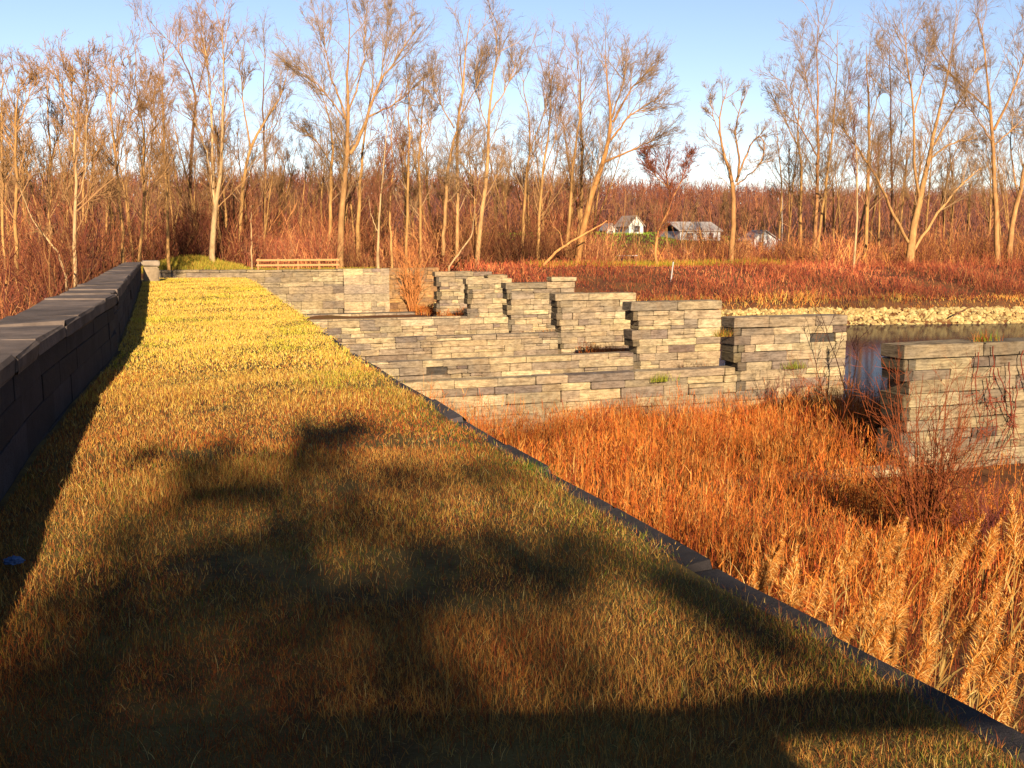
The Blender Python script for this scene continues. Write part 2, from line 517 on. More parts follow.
while y < 37.5:
    l = rng.uniform(1.0, 1.9); ym = y + l - .02
    if y < 15.95 < y + l: l = 15.95 - y; ym = y + l - .02
    if l < .3: l = .3; ym = y + .28
    g = Geo()
    zz = .86 + rng.normal(0, .006) + (.03 if y > 15.9 else 0)
    V = chamfer_box(0, 1, y, ym, .705, zz, rng.uniform(.015, .035), .008)
    f = V[:, 0].copy()
    xi = par_x(V[:, 1]) + rng.normal(0, .008); xo = np.interp(V[:, 1], OUT[:, 0], OUT[:, 1])
    V[:, 0] = xo + (xi - xo) * f
    g.add(V, BOXQ, V3([.2, .142, .108]) * rng.uniform(.7, 1.15)); g.build('capstone', M_DARKSTONE, t); y += l
g = Geo()
e0 = aty(150, 262, 38.1); e1 = aty(159, 262, 38.1)
block(g, e0[0] - .25, e1[0] - .02, 38.05, 38.8, -.2, .72, stone_tint(.6), .04, .012)
block(g, e0[0] - .28, e1[0] + .02, 38.0, 38.85, .735, .93, stone_tint(.8), .03, .01)
g.build('end_post', M_DARKSTONE, t)

YEND = 41.5
t = thing('towpath_wall', 'stone side wall carrying the grass walkway, with dark worn edge stones', 'stone wall', (1, 15, -5))
g = Geo(); courses(g, -1.8, 2.66, -12, YEND, -5.5, -.2, hmin=.35, hmax=.5, lmin=1, lmax=2.4, rough=.03, dark=.8, axis=1)
g.build('masonry', M_STONE, t)
def edge_out(y): return np.interp(y, [0, 2.5, 5, 13, 16, 24, 41.5], [2.77, 2.74, 2.66, 2.66, 2.7, 3.02, 3.2])
def edge_in(y): return edge_out(y) - np.interp(y, [0, 10, 16, 42], [.22, .2, .12, .04])
y = -4.0
while y < YEND - .2:
    l = min(rng.uniform(.9, 1.7), YEND - y)
    V = chamfer_box(0, 1, y, y + l - .018, -.19, .0, .03, .018)
    f = V[:, 0].copy(); V[:, 0] = edge_out(V[:, 1]) - .62 + (.62 + rng.normal(0, .005)) * f
    V[:, 2] += -.03 * np.clip(f, 0, 1) - .075 * (1 - np.clip(f / .7, 0, 1)) + rng.normal(0, .003)
    g = Geo(); g.add(V, BOXQ, V3([.06, .046, .042]) * rng.uniform(.6, 1.4)); g.build('capstone', M_DARKSTONE, t); y += l

# walkway soil
xsw = np.linspace(0, 1, 12); ysw = np.linspace(-9, YEND, 200)
X, Yw = np.meshgrid(xsw, ysw, indexing='ij')
XX = (par_x(Yw) - .1) + X * (edge_in(Yw) - par_x(Yw) + .1)
def walk_z(x, y): return .012 + .02 * fbm(x, y, 1.7, 8) + .16 * sm(22, 38, y)
ZZ = walk_z(XX, Yw)
g = Geo(); idx = np.arange(X.size).reshape(X.shape)
g.add(np.stack([XX, Yw, ZZ], -1), np.stack([idx[:-1, :-1], idx[1:, :-1], idx[1:, 1:], idx[:-1, 1:]], -1), (.2, .12, .04))
tag(g.build('walkway_ground', M_SOIL, smooth=True), 'thatchy soil of the grass walkway', kind='structure')

# mown grass
def blades(g, x, y, z, h, w, cols, lean=.55, curl=.6, n=3, leandir=None):
    M = len(x)
    a = rng.uniform(0, 6.283, M)
    ln = np.abs(rng.normal(0, lean, M))
    d = np.stack([np.cos(a) * ln, np.sin(a) * ln, np.ones(M)], -1)
    if leandir is not None: d[:, :2] += leandir
    d = norm(d)
    P = np.empty((M, n, 3)); P[:, 0] = np.stack([x, y, z], -1)
    for i in range(1, n):
        P[:, i] = P[:, i - 1] + d * (h / (n - 1))[:, None]
        d = norm(d + np.stack([np.cos(a) * curl * ln, np.sin(a) * curl * ln, -curl * .4 * np.ones(M)], -1))
    b = rng.uniform(0, 6.283, M)
    S = np.stack([np.cos(b), np.sin(b), np.zeros(M)], -1)
    W = w[:, None] * np.linspace(1, .12, n)[None] ** .8
    ribbons(g, P, W, S, cols)


def pick(pal, prob, M, var=.2):
    pal = V3([lin(*c) for c in pal]); i = rng.choice(len(pal), M, p=V3(prob) / sum(prob))
    return pal[i] * rng.uniform(1 - var, 1 + var, (M, 1))


g = Geo()
DRY = [(206, 152, 70), (186, 124, 52), (160, 84, 40), (130, 62, 32), (118, 84, 38), (206, 172, 92)]
for ya, yb, dens, hs, ws in ((1.6, 4.2, 10500, .58, .0012), (4.2, 7.5, 6500, .62, .0017), (7.5, 13, 3000, .68, .003), (13, 24, 1300, .6, .006), (24, YEND, 800, .6, .009)):
    M = int(dens * (yb - ya) * 3.6)
    y = rng.uniform(ya, yb, M); e = rng.random(M)
    xt = rng.uniform(-1, 2.7, M)
    xl = par_x(y) + .02; xr = edge_in(y) + .05 * fbm(y * 3, y, 2.2, 21) + .05 * rng.normal(0, 1, M)
    x = xl + (xr - xl) * e
    far = sm(8, 17, y)
    gn = fbm(x, y, 1.4, 31) + .6 * fbm(x, y, 4, 32)
    red = fbm(x, y, 1.1, 33) + .5 * fbm(x, y, 3.3, 34)
    cN = pick(DRY, [.28, .27, .2, .12, .1, .08], M)
    cR = pick([(186, 96, 40), (160, 72, 34), (206, 140, 58)], [.5, .3, .3], M)
    cG = pick([(110, 116, 34), (142, 136, 40), (84, 96, 30)], [.5, .3, .2], M)
    cY = pick([(244, 196, 82), (236, 176, 74), (240, 194, 112), (220, 184, 70)], [.45, .25, .2, .2], M)
    cYg = pick([(200, 186, 56), (214, 194, 62)], [.5, .5], M)
    c = np.where((rng.random(M) < .8 * sm(-.2, 1.0, red))[:, None], cR, cN)
    edge = sm(.75, 1, e) * .45
    c = np.where((rng.random(M) < np.maximum((.14 + .5 * far * (1 - sm(22, 30, y))) * sm(-.1, 1.0, gn), edge * .7))[:, None], cG, c)
    cf = np.where((rng.random(M) < .6 * sm(.2, 1.2, gn))[:, None], cYg, cY)
    c = np.where((rng.random(M) < far * .92)[:, None], cf, c)
    h = rng.uniform(.03, .085, M) * hs * (.85 + .4 * sm(-.6, .8, fbm(x, y, 1.9, 36))) * (1 + .5 * (rng.random(M) < .05)) * (1 + .25 * fbm(x, y, 3, 35))
    c = np.minimum(c * (1.2 - .04 * sm(8, 16, y))[:, None], 1)
    thin = sm(.35, 1.0, fbm(x, y, 2.6, 37) + .5 * fbm(x, y, 6, 38)) * .75 * (1 - far)
    kp = rng.random(M) > thin; x, y, h, c = x[kp], y[kp], h[kp], c[kp]; M = len(x)
    blades(g, x, y, walk_z(x, y) - .005, h, ws * rng.uniform(.7, 1.3, M), c, lean=.6)
# longer loose straws
M = 3000; y = 1.6 + 12 * rng.random(M) ** 1.6; xl = par_x(y) + .05; x = xl + (edge_in(y) - xl) * rng.random(M)
blades(g, x, y, walk_z(x, y), rng.uniform(.04, .09, M), .0012 * np.ones(M) + .00012 * y, pick([(236, 200, 120), (220, 160, 80), (170, 84, 40)], [.5, .3, .2], M), lean=.9, curl=.5, n=4)
tag(g.build('mown_grass', M_GRASS), 'short dry yellow grass covering the walkway', 'grass', kind='stuff')

# green tuft on the edge stones
t = thing('grass_tuft', 'small bright green tuft growing on the dark edge stones', 'plant', (2.46, 7.0, 0))
for nm, M, pal in (('leaves', 260, [(80, 120, 36), (120, 136, 44), (60, 94, 30)]),):
    g = Geo(); q = aty(548, 461, 6.75)
    r = rng.normal(0, 1, (M, 2)) * [.07, .13]
    blades(g, 2.47 + r[:, 0] * .8, 6.75 + r[:, 1], np.full(M, -.01), rng.uniform(.02, .06, M), np.full(M, .003), pick(pal, [1, 1, 1], M), lean=.8)
    g.build(nm, M_GRASS, t)
# crumpled scrap in the wall's shadow
q = aty(14, 567, 5.0); d = q - CP; q = CP + d * (1.63 / -d[2])
bm = bmesh.new(); bmesh.ops.create_icosphere(bm, subdivisions=3, radius=1)
for v in bm.verts:
    k = 1 + .35 * math.sin(v.co.x * 7 + 1) * math.cos(v.co.y * 9) + rng.normal(0, .08)
    v.co = (v.co.x * .042 * k + q[0], v.co.y * .028 * k + q[1], max(v.co.z * .022 * k, -.012) + .05)
me = bpy.data.meshes.new('litter'); bm.to_mesh(me); bm.free()
m, nt, b = new_mat('pale_plastic', .8, .2); b.inputs['Base Color'].default_value = (.06, .1, .2, 1); me.materials.append(m)
tag(link('crumpled_litter', me), 'small crumpled pale blue scrap in the shadow of the parapet', 'litter')

# ------------------------------------------------------------------ river bed growth
def outside_piers(x, y):
    k = (y - 22.8) % 9.8
    return ~(((k < 1.4) | (k > 9.5)) & (y > 30))


g = Geo()
ORANGE = [(220, 128, 50), (202, 102, 40), (172, 76, 34), (228, 158, 80), (128, 58, 38), (200, 146, 74)]
def bed_patch(M, xa, xb, ya, yb, hmin, hmax, w, pal, prob, n=4, lean=.16):
    x = rng.uniform(xa, xb, M); y = rng.uniform(ya, yb, M)
    dens = .5 + .5 * fbm(x, y, .55, 41)
    k = (rng.random(M) < .35 + .65 * dens) & (x > 2.9) & (x < 25.5 + 1.5 * fbm(x, y, .4, 44)) & outside_piers(x, y)
    k &= ~((x > 18.3) & (y > 17.8) & (y < 23.8) & (rng.random(M) < .88))
    x, y = x[k], y[k]; M = len(x)
    z = height(x, y)
    hh = rng.uniform(hmin, hmax, M) * (.72 + .38 * fbm(x, y, .8, 42) + .12 * fbm(x, y, 2.5, 43))
    hh = np.where((x > 18.3) & (y > 17.8) & (y < 23.8), hh * .5, hh)
    hh = np.clip(hh + .3 * sm(17, 20, x) * sm(23, 26, y), .25, hmax * 1.15)
    c = pick(pal, prob, M, .25) * (1 + .3 * fbm(x, y, .9, 45))[:, None]
    wv = w * rng.uniform(.7, 1.4, M)
    blades(g, x, y, z - .02, hh, wv, c, lean=lean * 1.6, curl=.22, n=n)
    # side sprigs
    per = 7
    i = np.repeat(np.arange(M), per); tt = rng.uniform(.3, 1, len(i))
    sx = x[i] + rng.normal(0, .05, len(i)); sy = y[i] + rng.normal(0, .05, len(i)); sz = z[i] + hh[i] * tt * .95
    blades(g, sx, sy, sz, hh[i] * rng.uniform(.08, .24, len(i)), wv[i] * .7, c[i] * rng.uniform(.85, 1.2, (len(i), 1)), lean=.8, curl=.3, n=3)


PR = [.3, .28, .16, .12, .08, .08]
bed_patch(26000, 6, 26, 13.5, 32.6, .9, 1.9, .010, ORANGE, PR)
bed_patch(9000, 21.5, 26, 33.6, 91, .5, 1.0, .014, ORANGE, PR)
bed_patch(6500, 4, 26, 9.5, 14.5, .7, 1.2, .007, [(176, 92, 42), (154, 70, 36), (130, 58, 32), (206, 140, 66)], [1, 1, .7, .35])
tag(g.build('orange_marsh_growth', M_BRUSH), 'dense orange dry weeds filling the river bed between the piers', 'weeds', kind='stuff')

# straw leaves of the near reed bed
g = Geo()
M = 1700; y = rng.uniform(3.6, 13, M); x = rng.uniform(4.2, 17, M)
blades(g, x, y, height(x, y) + rng.uniform(0, 1.5, M), rng.uniform(.5, 1.3, M), rng.uniform(.006, .012, M),
       pick([(222, 164, 76), (206, 136, 54), (180, 98, 40), (236, 190, 110)], [1, 1, .8, .4], M), lean=.55, curl=.5, n=5, leandir=V3([.25, 0]))
tag(g.build('reed_leaves', M_REED), 'tangled straw coloured leaves of the near reed bed', 'reeds', kind='stuff')


def reed_mesh(seed, hgt):
    gs, gp, gl = Geo(), Geo(), Geo()
    lean = rng.uniform(.05, .16)
    P = wander(np.zeros((1, 3)), V3([[lean, rng.normal(0, .08), 1]]), V3([hgt]), 9, .02, -.01)
    tubes(gs, P, np.linspace(.006, .003, 9)[None], 5, lin(214, 168, 92) * .9)
    top, tan = P[0, -1], norm(P[0, -1] - P[0, -2])
    # plume axis droops to the right
    ax = wander(top[None], (tan + V3([.28, -.05, 0]))[None], V3([rng.uniform(.5, .74)]), 8, .05, -.08)
    K = 900
    tt = rng.random(K); s, tn = sample(np.repeat(ax, K, 0), tt)
    dr = norm(tn * .75 + rng.normal(0, .6, (K, 3)) + V3([.3, 0, -.15]))
    ln = (.03 + .095 * np.sin(np.clip(tt * 1.1 + .12, 0, 1) * math.pi)) * rng.uniform(.7, 1.2, K)
    C = wander(s, dr, ln, 4, .12, -.12)
    b = rng.uniform(0, 6.28, K); S = np.stack([np.cos(b), np.sin(b), np.zeros(K)], -1)
    pl = V3([lin(240, 170, 82), lin(224, 146, 60), lin(196, 112, 44), lin(248, 200, 122)])[rng.choice(4, K)] * 1.32
    ribbons(gp, C, np.repeat(V3([[.0022, .0034, .003, .001]]), K, 0), S, pl)
    tubes(gp, ax, np.linspace(.004, .001, 8)[None], 4, lin(200, 140, 70))
    K = 7; tt = rng.uniform(.25, .9, K); s, tn = sample(np.repeat(P, K, 0), tt)
    a = rng.uniform(-1.2, 1.2, K); dr = norm(tn + .55 * np.stack([np.cos(a), np.sin(a), np.zeros(K)], -1))
    C = wander(s, dr, rng.uniform(.3, .6, K), 6, .05, -.14)
    ribbons(gl, C, np.repeat(V3([[.008, .012, .011, .008, .005, .001]]), K, 0), norm(np.cross(dr, V3([0, 0, 1.]))), pick([(220, 176, 96), (200, 140, 66), (170, 106, 50)], [1, 1, .6], K))
    return gs, gp, gl


REEDL = 'tall dry reed with a drooping feathery tan plume in the near reed bed'
protos = []
for k in range(7):
    gs, gp, gl = reed_mesh(k, rng.uniform(2.2, 2.9))
    protos.append((gs.mesh('stem', M_REED), gp.mesh('plume', M_PLUME), gl.mesh('leaves', M_REED)))
spots = []
PL = [(768, 572), (775, 548), (792, 552), (800, 585), (818, 600), (842, 578), (858, 560), (880, 590), (900, 605), (905, 560), (925, 590), (945, 556), (962, 575),
      (980, 548), (1004, 530), (1010, 570), (1020, 600), (985, 610), (955, 620), (932, 640), (1002, 640), (1022, 655), (975, 665), (1010, 690), (890, 640), (866, 630),
      (846, 620), (830, 640), (912, 668), (948, 690), (986, 702), (785, 590), (870, 596), (836, 556), (890, 566), (1000, 600), (968, 600), (940, 606), (915, 622), (855, 600)]
for u, v in PL:
    for kk in range(2 if rng.random() < .3 else 1):
        uu, vv = u + rng.normal(0, 4 + 12 * kk), v + rng.normal(0, 3) + 14 * kk
        hgt = rng.uniform(2.8, 3.7)
        d = aty(uu, vv, 1.0) - CP
        zt = -5.0 + hgt; s = (zt - CP[2]) / d[2]; q = CP + d * s
        if q[0] > 3.6 and q[1] < 12.3: spots.append((q[0], q[1], hgt))
for k, (x, y, hgt) in enumerate(spots):
    me = protos[k % 7]
    z0 = float(height(x, y))
    t = thing('reed', REEDL, 'reed', (x - .25, y, z0), 'plumed reeds beside the near wall')
    s = hgt / 3.0
    t.scale = (1, 1, s); t.rotation_euler = (0, 0, rng.normal(0, .35))
    for nm, mm in zip(('stem', 'plume', 'leaves'), me):
        o = bpy.data.objects.new(nm, mm); COL.objects.link(o); o.parent = t

# ------------------------------------------------------------------ trees
TWIG = lin(162, 126, 88); BARK = lin(176, 130, 76)


def limb_path(pts, Y, depth, n=14):
    P = []; k = len(pts)
    for i, (u, v, w) in enumerate(pts):
        yy = Y + depth * i / max(k - 1, 1)
        q = aty(u, v, yy); P.append((*q, w * .32 * ((q - CP) @ CF) / FPX))
    P = V3(P)
    dd = np.concatenate([[0], np.cumsum(np.linalg.norm(np.diff(P[:, :3], axis=0), axis=1))])
    t = np.linspace(0, dd[-1], n)
    Q = np.stack([np.interp(t, dd, P[:, j]) for j in range(4)], -1)
    for _ in range(2): Q[1:-1] = (Q[:-2] + 2 * Q[1:-1] + Q[2:]) / 4
    j = rng.normal(0, .045, (n, 3)); j[0] = 0; Q[:, :3] += j * min(1, dd[-1] / 8)
    return Q[:, :3], Q[:, 3], dd[-1]


def grow_crown(gc, P, R, L, dens, twig, lenf=.3, tmin=.35, up=.05, ang=(16, 50), thick=1.0):
    """P list of stems (n,3)"""
    P = V3(P); R = V3(R); L = V3(L)
    a = offshoots(P, R, L, max(4, int(15 * dens)), tmin, 1, ang[0], ang[1], lenf * 1.25, 8, .08, up + .02, .042 * thick, .013, .45)
    b = offshoots(*a, 5, .2, 1, 14, 44, .5, 6, .085, up * .8, .023 * thick, .009, .35)
    c = offshoots(*b, 5, .12, 1, 15, 46, .66, 4, .10, up * .6, .0115 * thick, .007, .3)
    d = offshoots(*c, 3, .15, 1, 16, 48, .78, 3, .13, up * .4,   .008 * thick, .0055, .3)
    for (C, rr, _), k, f in ((a, 5, 1.15), (b, 4, 1.0), (c, 3, .95), (d, 3, .9)):
        tubes(gc, C, rr, k, twig * f * rng.uniform(.75, 1.2, (len(C), 1)))


def hero(name, label, cat, Y, stems, dens=1.0, bark=BARK, twig=TWIG, lenf=.3, tmin=.35, up=.05, group=None, crown=True, ang=(16, 50)):
    base = aty(stems[0][0][0], stems[0][0][1], Y)
    zb = float(height(base[0], base[1]))
    t = thing(name, label, cat, (base[0], base[1], zb), group)
    gt, gc = Geo(), Geo()
    Ps, Rs, Ls = [], [], []
    for j, st in enumerate(stems):
        P, R, L = limb_path(st, Y, 0 if j == 0 else rng.uniform(-.22, .22) * L0)
        R = R * (.78 if j else np.linspace(1, .75, len(R)))
        if j == 0:
            L0 = L
            if P[0, 2] > zb:
                n = 4; ext = np.linspace(0, 1, n + 1)[:-1, None]
                b0 = V3([P[0, 0], P[0, 1], zb - .2])
                P = np.concatenate([b0 + (P[0] - b0) * ext, P]); R = np.concatenate([np.full(n, R[0] * 1.08), R])
                R[0] *= 1.3
        tubes(gt, P, R, 8, bark * rng.uniform(1.1, 1.4))
        if j == 0 and len(P) != 14:
            i = np.linspace(0, len(P) - 1, 14); P = np.stack([np.interp(i, np.arange(len(P)), P[:, q]) for q in range(3)], -1); R = np.interp(i, np.arange(len(R)), R)
        Ps.append(P); Rs.append(np.maximum(R, .02)); Ls.append(max(L, .5 * L0) if j else L)
    gt.build('trunk', M_BARK, t, smooth=True)
    if crown:
        grow_crown(gc, Ps, Rs, Ls, dens, twig, lenf, tmin, up, ang)
        gc.build('crown', M_TWIG, t)
    return t


T_LEFT = V3(lin(166, 122, 78)); T_RED = V3(lin(140, 86, 60)); PALE = lin(186, 150, 104); DARK = lin(120, 84, 62)
H = []
# left, behind the parapet
H += [
 ('slender bare tree at the left edge, leftmost tall trunk', 74, [[(3, 240, 4), (3, 200, 4), (2, 143, 3.5), (1, 95, 2), (3, 72, 1)]], 1.0, BARK, T_LEFT, .3),
 ('straight tan tree second from the left edge, trunk clear of the brush', 70, [[(16, 262, 6), (16, 200, 5.5), (16, 143, 4.5), (15, 105, 3), (20, 82, 1.2)], [(16, 130, 2.6), (28, 100, 1.8), (33, 78, .8)]], 1.2, BARK, T_LEFT, .3),
 ('thin bare tree between the straight tan tree and the white trunk', 76, [[(49, 260, 3.5), (51, 180, 3.5), (50, 135, 3), (46, 95, 1.6), (47, 66, .8)], [(51, 165, 2), (62, 130, 1.4), (64, 90, .8)]], 1.1, BARK, T_LEFT, .3),
 ('pale whitish straight trunk just above the parapet, twin stemmed', 62, [[(75, 276, 6), (75, 211, 5.5), (75.5, 170, 4.5), (72, 105, 3), (72, 70, 1.2)], [(76, 200, 2.5), (86, 175, 2.2), (86, 100, 1.5), (88, 62, .8)]], 1.2, PALE, T_LEFT, .28),
 ('thin pale stem leaning far to the left above the parapet', 58, [[(66, 276, 3.4), (57, 249, 3), (38, 230, 2.6), (26, 207, 2.2), (18, 178, 1)]], .5, PALE, T_LEFT, .2),
 ('crooked tan tree left of the parapet end, trunk bending at mid height', 74, [[(123, 262, 5), (124, 234, 5), (118, 196, 4.5), (115, 143, 3.5), (109, 102, 2), (111, 55, .9)], [(117, 170, 2.4), (129, 130, 1.6), (131, 70, .8)]], 1.2, BARK, T_LEFT, .3),
 ('tan tree standing right at the far end of the parapet', 78, [[(139, 262, 5), (144, 211, 4.5), (144, 173, 4), (143, 120, 3), (134, 80, 1.6), (136, 44, .8)], [(144, 165, 2.4), (153, 130, 1.7), (155, 85, .8)]], 1.2, BARK, T_LEFT, .3),
 ('slim brown tree just right of the parapet end, straight trunk', 92, [[(168, 250, 5), (167, 204, 4.5), (165, 162, 4), (161, 94, 2.4), (164, 40, .9)], [(165, 150, 2.4), (152, 112, 1.6), (147, 70, .8)]], 1.1, BARK, T_LEFT, .28),
 ('dark trunked tree leaning left at its top, left of the forked pale tree', 112, [[(190, 240, 6), (191, 162, 5.5), (193, 125, 5), (199, 91, 4), (184, 62, 2.5), (172, 42, 1)], [(198, 92, 3), (206, 60, 1.8), (205, 32, .8)]], 1.1, DARK, T_LEFT, .28),
 ('big pale tree forking into three bright stems, behind the yellow bank', 96, [[(212, 255, 9), (215, 204, 8), (220, 185, 6.5), (222, 151, 5.5), (224, 75, 3.2), (222, 26, 1)], [(215, 204, 6), (212, 151, 4.5), (210, 87, 3), (203, 30, 1)], [(213, 188, 4), (207, 151, 3), (196, 126, 2), (188, 90, .9)]], 1.3, PALE, T_LEFT, .26),
 ('tree with one long limb curving out to the right, before the tall sky gap', 104, [[(240, 250, 6), (242, 196, 6), (246, 162, 5.5), (250, 147, 5), (259, 128, 4.5), (278, 106, 3.2), (288, 70, 1)], [(250, 147, 4), (247, 125, 3), (241, 87, 2), (244, 45, .8)]], 1.0, BARK, TWIG, .26),
 ('thin upright sapling at the left end of the rail fence', 92.5, [[(252, 270, 2.6), (251.5, 240, 2.2), (251, 205, 1.2)]], .5, PALE, T_RED, .2),
 ('back row tree behind the long limbed tree, left of the fence opening', 118, [[(264, 245, 5), (265, 150, 4), (262, 94, 2.5), (266, 50, 1)], [(265, 150, 2.4), (280, 115, 1.4), (285, 80, .7)]], 1.0, DARK, TWIG, .28),
]
# middle
H += [
 ('largest tree of the wood, broad spreading crown reaching the picture top', 100, [[(340, 262, 11), (341, 226, 10), (343, 189, 9.5), (348, 158, 9), (348, 125, 7), (347, 75, 4.5), (350, 18, 1.2)],
   [(350, 154, 8), (362, 136, 7), (367, 113, 5.5), (381, 79, 4), (403, 49, 2.4), (424, 18, 1)], [(368, 117, 4), (399, 102, 2.6), (424, 77, 1)], [(348, 125, 5), (339, 98, 4), (328, 68, 2.6), (322, 24, 1)],
   [(346, 120, 3.5), (320, 87, 2.4), (296, 66, 1)], [(348, 112, 4), (362, 75, 2.6), (367, 12, 1)], [(381, 79, 2.6), (386, 45, 1.6), (388, 10, .8)]], 1.25, lin(172, 126, 78), lin(166, 130, 90), .36),
 ('straight trunk close on the right of the largest tree', 106, [[(358, 258, 7), (358, 211, 6.5), (361, 170, 5.5), (363, 140, 4), (372, 95, 2), (374, 62, .8)]], 1.0, BARK, TWIG, .25),
 ('trunk close on the left of the largest tree, low spreading twigs', 108, [[(329, 258, 6), (331, 174, 6), (334, 143, 4.5), (328, 110, 2.5), (318, 84, .9)], [(332, 165, 3), (316, 140, 2), (300, 128, .9)]], 1.2, BARK, TWIG, .3),
 ('pale sapling with a forked foot just behind the abutment', 94, [[(378, 266, 5), (378, 240, 4), (379, 211, 3.5), (384, 162, 2.6), (388, 108, .9)], [(379, 235, 2), (371, 215, 1.4), (368, 190, .7)]], .8, PALE, T_RED, .22),
 ('thin crooked tree right of the forked pale sapling', 98, [[(392, 258, 4), (389, 204, 3.4), (394, 170, 3), (390, 143, 2), (396, 105, .8)]], .9, BARK, T_RED, .25),
 ('slim straight tree above the bushy gap in the stone wall', 102, [[(406, 262, 5), (408, 189, 4.4), (409, 143, 3.6), (409, 102, 2.4), (406, 55, .9)]], 1.0, BARK, TWIG, .24),
 ('slim wavy tree left of the double trunked tall tree', 104, [[(420, 262, 5), (421, 204, 4.6), (418, 158, 4), (422, 125, 3), (424, 70, .9)], [(419, 160, 2), (431, 125, 1.4), (434, 80, .7)]], 1.0, BARK, TWIG, .24),
 ('tall double trunked tree with a high narrow crown, above the farthest pier', 100, [[(457, 262, 6), (457, 211, 5.5), (458, 170, 5.5), (456, 136, 6), (462, 94, 4.4), (465, 57, 3), (470, 14, 1)], [(443, 255, 7), (446, 190, 7), (450, 155, 6), (457, 130, 4)],
   [(462, 113, 3), (477, 87, 1.8), (482, 52, .8)], [(454, 128, 3), (443, 109, 2), (430, 80, .9)]], 1.2, lin(172, 128, 80), TWIG, .3),
 ('tall tree leaning gently right, pale trunk above the two last piers', 99, [[(477, 264, 8), (480, 226, 7.5), (485, 192, 7), (488, 151, 6), (488, 117, 5), (494, 79, 3.6), (498, 24, 1)], [(483, 200, 3), (476, 185, 2), (474, 160, .9)], [(489, 115, 3), (506, 90, 2), (516, 62, .9)], [(489, 130, 2.5), (479, 105, 1.6), (476, 70, .8)]], 1.2, lin(176, 132, 84), TWIG, .27),
 ('short thin stem leaning right at the foot of the tall leaning tree', 95, [[(449, 267, 3), (473, 234, 2.6), (475, 206, 1)]], .4, PALE, T_RED, .25),
 ('tan tree with upswept limbs, right of the tall leaning tree', 104, [[(522, 262, 5), (523, 223, 4.6), (526, 177, 4.2), (533, 132, 3), (522, 85, 1.4), (521, 62, .8)], [(529, 155, 2.6), (545, 110, 1.6), (550, 70, .7)]], 1.2, BARK, TWIG, .28),
 ('thin tree at the left of the fallen trunk, dense upright twigs', 101, [[(538, 264, 5), (539, 211, 4.6), (545, 158, 4), (552, 113, 2.6), (548, 60, .9)], [(543, 175, 2.4), (558, 130, 1.5), (563, 80, .7)]], 1.3, BARK, T_LEFT, .28),
 ('tan tree whose trunk crosses behind the fallen trunk', 103, [[(565, 264, 6), (569, 226, 5.6), (572, 170, 5), (577, 140, 3.6), (580, 106, 2.4), (578, 52, .9)]], 1.2, BARK, T_LEFT, .28),
 ('straight thin tree close behind the thick slanting tree', 112, [[(581, 255, 5), (582, 175, 4.6), (582, 133, 3.6), (580, 92, 2.4), (582, 50, .9)]], 1.1, BARK, TWIG, .25),
 ('thick slanting tree with a wide open crown leaning right over the field', 100, [[(577, 264, 11), (583, 228, 10.5), (592, 194, 10), (600, 167, 9), (610, 145, 7.5), (612, 122, 6), (608, 90, 3), (604, 52, 1)], [(613, 122, 5), (629, 92, 3.2), (652, 66, 1.2)], [(603, 163, 5), (633, 150, 3.2), (668, 132, 1)],
   [(611, 140, 4.6), (628, 116, 3), (664, 94, 1)], [(612, 118, 4), (622, 85, 2.5), (630, 50, .9)]], 1.2, lin(178, 124, 70), TWIG, .34),
 ('small crooked tree with a round brown twiggy crown, before the pale houses', 97, [[(657, 264, 5), (654, 240, 4.6), (663, 220, 4), (673, 201, 3.4), (668, 186, 2.8), (663, 160, 1)], [(672, 200, 2.4), (684, 175, 1.5), (690, 155, .7)], [(668, 188, 2.2), (652, 172, 1.4), (645, 155, .7)]], 2.4, lin(180, 124, 70), lin(150, 84, 56), .32),
]
